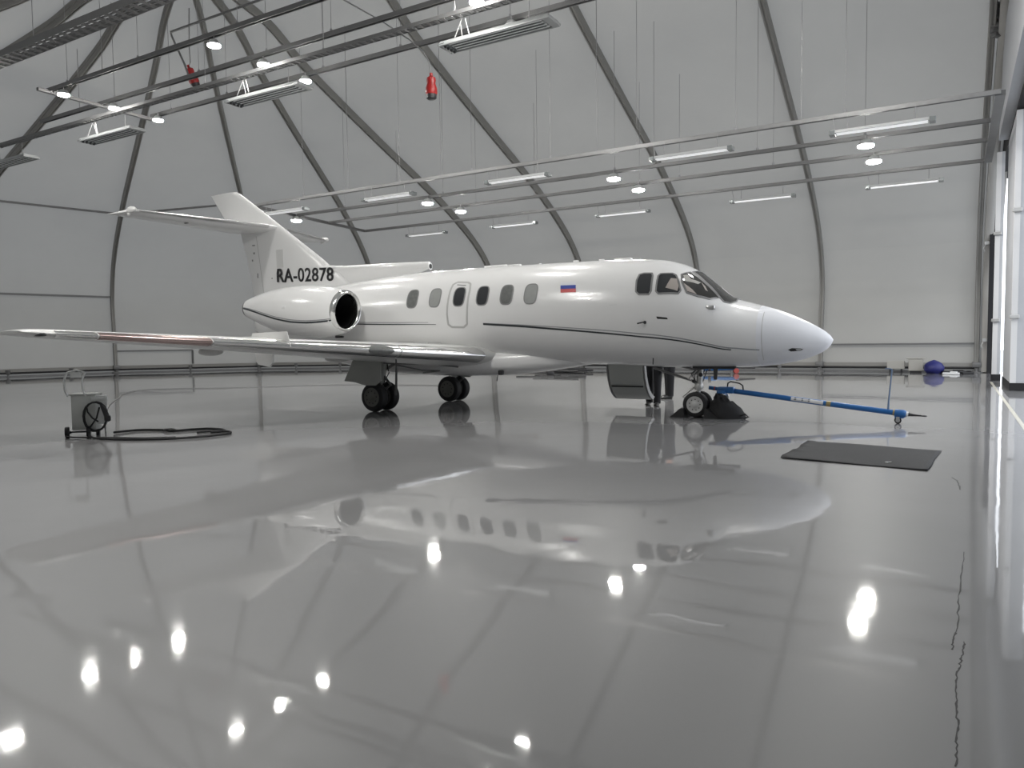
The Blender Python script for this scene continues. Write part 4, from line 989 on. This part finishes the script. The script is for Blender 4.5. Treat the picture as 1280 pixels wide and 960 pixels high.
# ground power cart
ct=empty('power_cart',(-6.82,11.85,0),rad(12)); tag(ct,'pale two-wheeled power cart with coiled black cable, by the starboard wing tip','cart')
mb=MB(); mb.box((-.03,.10,.38),(.36,.28,.56),bev=.02); mb.box((-.03,.10,.67),(.40,.32,.03),bev=.01); mb.build('cabinet',M['cart'],ct,smooth=30)
mb=MB(); mb.box((.20,.0,.42),(.22,.04,.46),bev=.01); mb.box((.20,-.02,.60),(.24,.05,.05),bev=.01); mb.build('side_panel',M['cartl'],ct)
mb=MB()
for x in (-.24,.02):
    mb.tube([(x,-.05,.64),(x-.04,-.06,.74),(x-.045,-.06,.90),(x+.0,-.05,1.02)],.016,8)
mb.tube([(-.24,-.05,1.02),(-.10,-.04,1.06),(.02,-.05,1.02)],.016,8); mb.box((-.11,-.04,.985),(.16,.06,.09),bev=.01); mb.build('handle_frame',M['cartl'],ct,smooth=40)
for x in (-.25,.06): wheel_simple((x,-.12,.085),(1,.25,0),.085,.06,ct,'wheel','tyre','blacksat')
mb=MB(); mb.tube([(-.25,-.12,.085),(.06,-.12,.085)],.015,8); mb.box((.13,.1,.05),(.05,.05,.10)); mb.build('axle',M['blacksat'],ct)
def coil(cx,cz,rx,rz_,y,r,turns,seed):
    rr=random.Random(seed); pts=[]
    for k in range(turns*18):
        a=2*PI*k/18; j=1+.06*math.sin(k*.37+seed); pts.append((cx+rx*j*math.cos(a),y-.012*(k/18)+.01*math.sin(k),cz+rz_*j*math.sin(a)))
    return pts
mb=MB(); pts=coil(.16,.33,.17,.23,-.10,.014,3,2); mb.tube(pts,.015,7)
mb.tube([(.05,-.14,.50),(.07,-.16,.40),(.14,-.17,.30),(.22,-.16,.24)],.013,7); mb.tube([(.24,-.15,.47),(.20,-.17,.30),(.10,-.16,.16)],.013,7)
cb=mb.build('coiled_cable',M['black'],smooth=60); cb.parent=ct
mb=MB(); mb.tube([(.26,-.13,.50),(.31,-.15,.42),(.345,-.16,.33),(.36,-.16,.27)],[.022,.035,.04,.042],10); mb.box((.355,-.16,.29),(.09,.07,.10),bev=.02); mb.build('plug',M['blacksat'],ct,smooth=40)
def ground_cable(pts,r,name,label,cat='cable',group=None,z=None,m='black'):
    q=[Vector(p) for p in pts]; out=[]
    for i in range(len(q)-1):
        p0=q[max(i-1,0)];p1=q[i];p2=q[i+1];p3=q[min(i+2,len(q)-1)]
        for k in range(8):
            t=k/8; out.append(.5*(2*p1+(p2-p0)*t+(2*p0-5*p1+4*p2-p3)*t*t+(3*p1-p0-3*p2+p3)*t**3))
    out.append(q[-1])
    for p in out: p.z=max(p.z,r+.001)
    mb=MB(); mb.tube(out,r,7); o=mb.build(name,M[m],smooth=60); tag(o,label,cat,group); return o
ground_cable([(-6.72,11.72,.1),(-6.5,11.45,.02),(-5.9,11.22,.02),(-5.3,11.22,.02),(-4.85,11.4,.02),(-4.55,11.75,.02),(-4.62,12.05,.02),(-4.95,12.15,.02),(-5.1,11.95,.02)],.018,'floor_cable','thick black cable looping out across the floor from the cart')
ground_cable([(-6.5,12.05,.03),(-6.3,12.42,.02),(-5.9,12.40,.02),(-5.6,12.25,.02),(-5.4,12.4,.02),(-5.15,12.5,.02),(-4.85,12.35,.02),(-4.75,12.15,.02),(-4.9,12.0,.02)],.02,'floor_cable','doubled black cable lying behind the loop beside the cart')
ground_cable([(-7.0,11.75,.08),(-7.0,11.6,.03),(-6.7,11.5,.02),(-6.2,11.45,.02),(-5.7,11.35,.02),(-5.2,11.4,.02)],.012,'floor_cable','thin black cable curling out from under the cart wheels')
mb=MB(); mb.sphere((-5.72,12.33,.03),.045,10,(2.4,1,.7)); tag(mb.build('cable_coupling',M['blacksat'],smooth=50),'black coupling on the doubled cable beside the cart','coupling')
ground_cable([(-6.62,12.0,.3),(-6.8,12.35,.02),(-8.3,15.1,.02),(-9.83,18.09,.02),(-10.9,20.6,.02),(-11.5,21.9,.02),(-11.82,23.82,.02),(-10.5,24.2,.02),(-9,24.45,.02),(-5.81,25.3,.02),(-2.5,24.2,.02),(-1.6,22.3,.02),(-1.9,20.6,.02)],.012,'floor_cable','long thin cable running from the cart far across the floor under the jet',m='rim')

# ---- things along the far wall
def small_towbar():
    o=empty('spare_tow_bar',(9.05,30.3,0),rad(-10)); tag(o,'small blue tow bar with a red wheel on the floor far behind the nose gear','tow bar')
    mb=MB(); mb.tube([(-1.25,0,.17),(.2,0,.2)],.06,10); mb.tube([(-.9,0,.20),(-.7,0,.2)],.09,10); mb.build('main_tube',M['blue'],o,smooth=40)
    mb=MB(); mb.tube([(.1,0,.26),(.85,0,.22)],[.06,.03],8); mb.box((-.95,0,.22),(.12,.14,.25),bev=.02); mb.build('head',M['blacksat'],o,smooth=40)
    for y in (-.12,.12): wheel_simple((.1,y,.11),(0,1,0),.11,.08,o,'wheel','woodred','woodred')
small_towbar()
for k,(p,q,l) in enumerate((((.2,31.6),(3.0,30.2),'longer dark pole lying on the floor behind the belly of the jet'),((1.0,32.6),(3.6,33.0),'shorter dark pole lying nearest the far wall behind the jet'))):
    mb=MB(); mb.tube([(p[0],p[1],.10),(q[0],q[1],.10)],.05,8); mb.tube([(p[0]+.7,p[1]-.3*(k==0),.17),(q[0]-.3,q[1],.17)],.035,8); mb.box(((p[0]+q[0])/2,(p[1]+q[1])/2,.08),(.3,.3,.16),bev=.03)
    tag(mb.build('lying_pole',M['blacksat'],smooth=40),l,'pole','dark poles behind the jet')
def wallpt(u,n): return H(u,n)
o=empty('cabinet_box',wallpt(2.05,33.2),UROT); tag(o,'beige equipment box against the far wall rail, further from the door','box','beige boxes at the far wall')
mb=MB(); mb.box((0,0,.30),(.62,.3,.32),bev=.02); mb.build('case',M['box'],o)
mb=MB()
for x in (-.2,.2): mb.box((x,0,.07),(.06,.2,.14))
mb.build('foot',M['black'],o)
o=empty('cabinet_box',wallpt(1.35,33.1),UROT); tag(o,'beige equipment box beside the blue bag at the far wall','box','beige boxes at the far wall')
mb=MB(); mb.box((0,0,.30),(.5,.32,.46),bev=.03); mb.box((0,0,.56),(.66,.36,.05),bev=.02); mb.build('case',M['box'],o)
mb=MB(); mb.box((0,0,.04),(.4,.3,.08)); mb.build('foot',M['black'],o)
pts=[]; c=wallpt(.72,32.6)
mb=MB(); rr=random.Random(9); rings=[]
for i in range(9):
    f=i/8; r=.36*math.sin(PI*(.18+.80*f))**.7*(1 if i<8 else .3); rings.append([c+Vector((r*math.cos(2*PI*k/14)*(1+.2*(rr.random()-.5)),r*math.sin(2*PI*k/14)*(1+.2*(rr.random()-.5)),.52*f)) for k in range(14)])
mb.loft(rings); tag(mb.build('plastic_bag',M['bluebag'],smooth=50),'dark blue bulging bag on the floor at the far wall','bag')
for k,(u,n,d3,m,nm,l,ca) in enumerate(((.15,31.9,(.55,.25,.07),'sticker','paper_packet','flat pale packet on the floor near the door column','packet'),(.0,32.6,(.9,.25,.10),'blacksat','tool_roll','low dark bundle along the wall between bag and door column','bundle'),(-.35,32.4,(.4,.3,.08),'black','rubber_block','small black block at the foot of the door column','block'))):
    p=wallpt(u,n); mb=MB(); mb.box((p.x,p.y,d3[2]/2),d3,rz=UROT+.2*k,bev=.02); mb.box((p.x+.1,p.y,d3[2]+.02),(d3[0]*.4,d3[1]*.5,.04),rz=UROT-.3,bev=.01); tag(mb.build(nm,M[m]),l,ca)
mb=MB(); mb.box(H(2.9,33.45,.55),(.12,.10,.9),bev=.02); mb.build('x',M['steel']) if False else None
# door threshold line
mb=MB(); mb.prism([H(-.90,27,.0),H(-.96,27,.0),H(-.96,6,.0),H(-.90,6,.0)],(0,0,.003)); tag(mb.build('trim_4',M['yline']),kind='structure')
# floor cracks
def crack(pts,name,label,w=.006):
    rr=random.Random(11); mb=MB(); L=[]
    q=[]
    for a,b in zip(pts,pts[1:]):
        a=Vector(a);b=Vector(b)
        for k in range(10): q.append(a.lerp(b,k/10)+Vector((rr.uniform(-.006,.006),0,0)))
    q.append(Vector(pts[-1]))
    for i,p in enumerate(q):
        t=(q[min(i+1,len(q)-1)]-q[max(i-1,0)]).normalized(); s=Vector((-t.y,t.x,0))*w/2*(.5+rr.random()); L.append([p-s+Vector((0,0,.0)),p-s+Vector((0,0,.0015)),p+s+Vector((0,0,.0015)),p+s])
    mb.loft(L); o=mb.build(name,M['crack'],kind) if False else mb.build(name,M['crack']); tag(o,kind='structure'); return o
crack([floorpx(x,y) for x,y in ((1205,690),(1199,745),(1196,790),(1191,800),(1190,812)) ],'floor_crack','')
crack([floorpx(x,y) for x,y in ((1205,802),(1203,820),(1197,840),(1195,880),(1197,915),(1194,958)) ],'floor_crack','')
crack([floorpx(x,y) for x,y in ((1190,597),(1197,601),(1200,612))],'floor_crack','',.01)

# ================================================================== PEOPLE
def person(loc,rz,joints,label,h=1.78):
    root=empty('person',loc,rz); tag(root,label,'person','people behind the airstair')
    V=joints['v']; E_=joints['e']; Rr=joints['r']
    me=bpy.data.meshes.new('body'); me.from_pydata(V,E_,[]); o=bpy.data.objects.new('body',me); COL.objects.link(o); o.parent=root
    m=o.modifiers.new('skin','SKIN'); m.use_smooth_shade=True
    sv=me.skin_vertices[0].data
    for i,r in enumerate(Rr): sv[i].radius=(r if isinstance(r,tuple) else (r,r))
    sv[0].use_root=True
    o.modifiers.new('sub','SUBSURF').levels=2; o.modifiers['sub'].render_levels=2
    me.materials.append(M['trouser'])
    # jacket, head parts
    return root,o
def make_person(loc,rz,label,stride,skinm='skin'):
    root=empty('person',loc,rz); tag(root,label,'person','people behind the airstair')
    # x forward, y left. one continuous skinned body
    v=[(0,0,.95),(0,0,1.12),(0,0,1.32),(0,0,1.46),(0,0,1.54),(0.01,0,1.62),(0.02,0,1.72),(0.01,0,1.79)]
    r=[(.16,.12),(.15,.11),(.18,.12),(.13,.09),(.055,.055),(.075,.07),(.085,.10),(.05,.06)]
    e=[(i,i+1) for i in range(7)]
    def chain(start,pts):
        p=start
        for q,rad_ in pts:
            v.append(q); r.append((rad_,rad_) if not isinstance(rad_,tuple) else rad_); e.append((p,len(v)-1)); p=len(v)-1
        return p
    for sy,st in ((1,stride),(-1,-stride)):
        k=chain(0,[((st*.1,sy*.09,.88),.10),((st*.55,sy*.10,.50),.072),((st*.7,sy*.10,.34),.064),((st,sy*.10,.10),.05),((st+.03,sy*.105,.045),.045),((st+.17,sy*.12,.035),(.045,.03))])
        h=chain(3,[((0,sy*.17,1.42),.065),((-.02,sy*.23,1.15),.05),((.03,sy*.24,1.08),.044),((.10,sy*.22,.88),.032),((.11,sy*.22,.84),(.022,.03)),((.13,sy*.215,.78),(.020,.036))])
        base=h
        for j,(dx,l) in enumerate(((.03,.075),(.01,.085),(-.01,.08),(-.03,.065))):
            chain(base,[((.13+dx,sy*.215,.755),.010),((.14+dx,sy*.205,.755-l*.55),.009),((.135+dx,sy*.19,.755-l),.008)])
        chain(h-1,[((.15,sy*.195,.82),.011),((.175,sy*.18,.785),.010),((.18,sy*.175,.76),.009)])
    me=bpy.data.meshes.new('body'); me.from_pydata(v,e,[]); o=bpy.data.objects.new('body',me); COL.objects.link(o); o.parent=root
    bm=bmesh.new(); bm.from_mesh(me); lay=bm.verts.layers.skin.verify(); bm.verts.ensure_lookup_table()
    for i,x in enumerate(bm.verts): x[lay].radius=r[i]; x[lay].use_root=(i==0)
    bm.to_mesh(me); bm.free()
    m=o.modifiers.new('skin','SKIN'); m.use_smooth_shade=True; s=o.modifiers.new('sub','SUBSURF'); s.levels=2; s.render_levels=2
    me.materials.append(M['person'])
    # face, ears, hair
    mb=MB(); mb.sphere((-.005,0,1.755),.105,12,(1,.86,.95)); h=mb.build('hair',M['hair'],root,smooth=60)
    mb=MB(); mb.add([(.10,-.012,1.70),(.10,.012,1.70),(.125,0,1.695),(.10,0,1.74)],[(0,1,2),(0,2,3),(1,2,3),(0,1,3)]); mb.build('nose',M['skin'],root)
    for sy in (1,-1):
        mb=MB(); mb.sphere((.095,sy*.032,1.735),.012,8); mb.build('eye',M['blacksat'],root); mb=MB(); mb.sphere((0,sy*.088,1.71),.03,8,(.6,.3,1)); mb.build('ear',M['skin'],root,smooth=50)
    mb=MB(); mb.box((.098,0,1.665),(.012,.045,.010),bev=.003); mb.build('mouth',M['woodred'],root)
    for sy,st in ((1,stride),(-1,-stride)):
        mb=MB(); L=[]
        for x,w_,hh in ((-.08,.035,.07),(-.04,.045,.10),(.02,.045,.10),(.08,.05,.07),(.16,.052,.055),(.21,.035,.04)):
            L.append([(st+.03+x,sy*.11+w_*math.cos(a),max(.002,hh/2+hh/2*math.sin(a))) for a in [2*PI*k/12 for k in range(12)]])
        mb.loft(L); mb.build('shoe',M['shoe'],root,smooth=50)
        # trouser leg
        mb=MB(); L=[]
        for (x,y,z),rr_ in (((st+.0,sy*.10,.055),.085),((st*.7,sy*.10,.34),.092),((st*.55,sy*.10,.52),.10),((st*.25,sy*.10,.75),.115),((st*.08,sy*.085,.92),.125)):
            L.append([(x+rr_*math.cos(a),y+rr_*.92*math.sin(a),z) for a in [2*PI*k/16 for k in range(16)]])
        mb.loft(L); mb.build('trouser_leg',M['trouser'],root,smooth=50)
    return root
make_person((3.07,16.12,0),rad(248),'person in black trousers and black shoes standing at the foot of the airstair',.09)
make_person((3.82,18.0,0),rad(187),'person in dark trousers standing further back, behind the nose gear side of the airstair',.02)
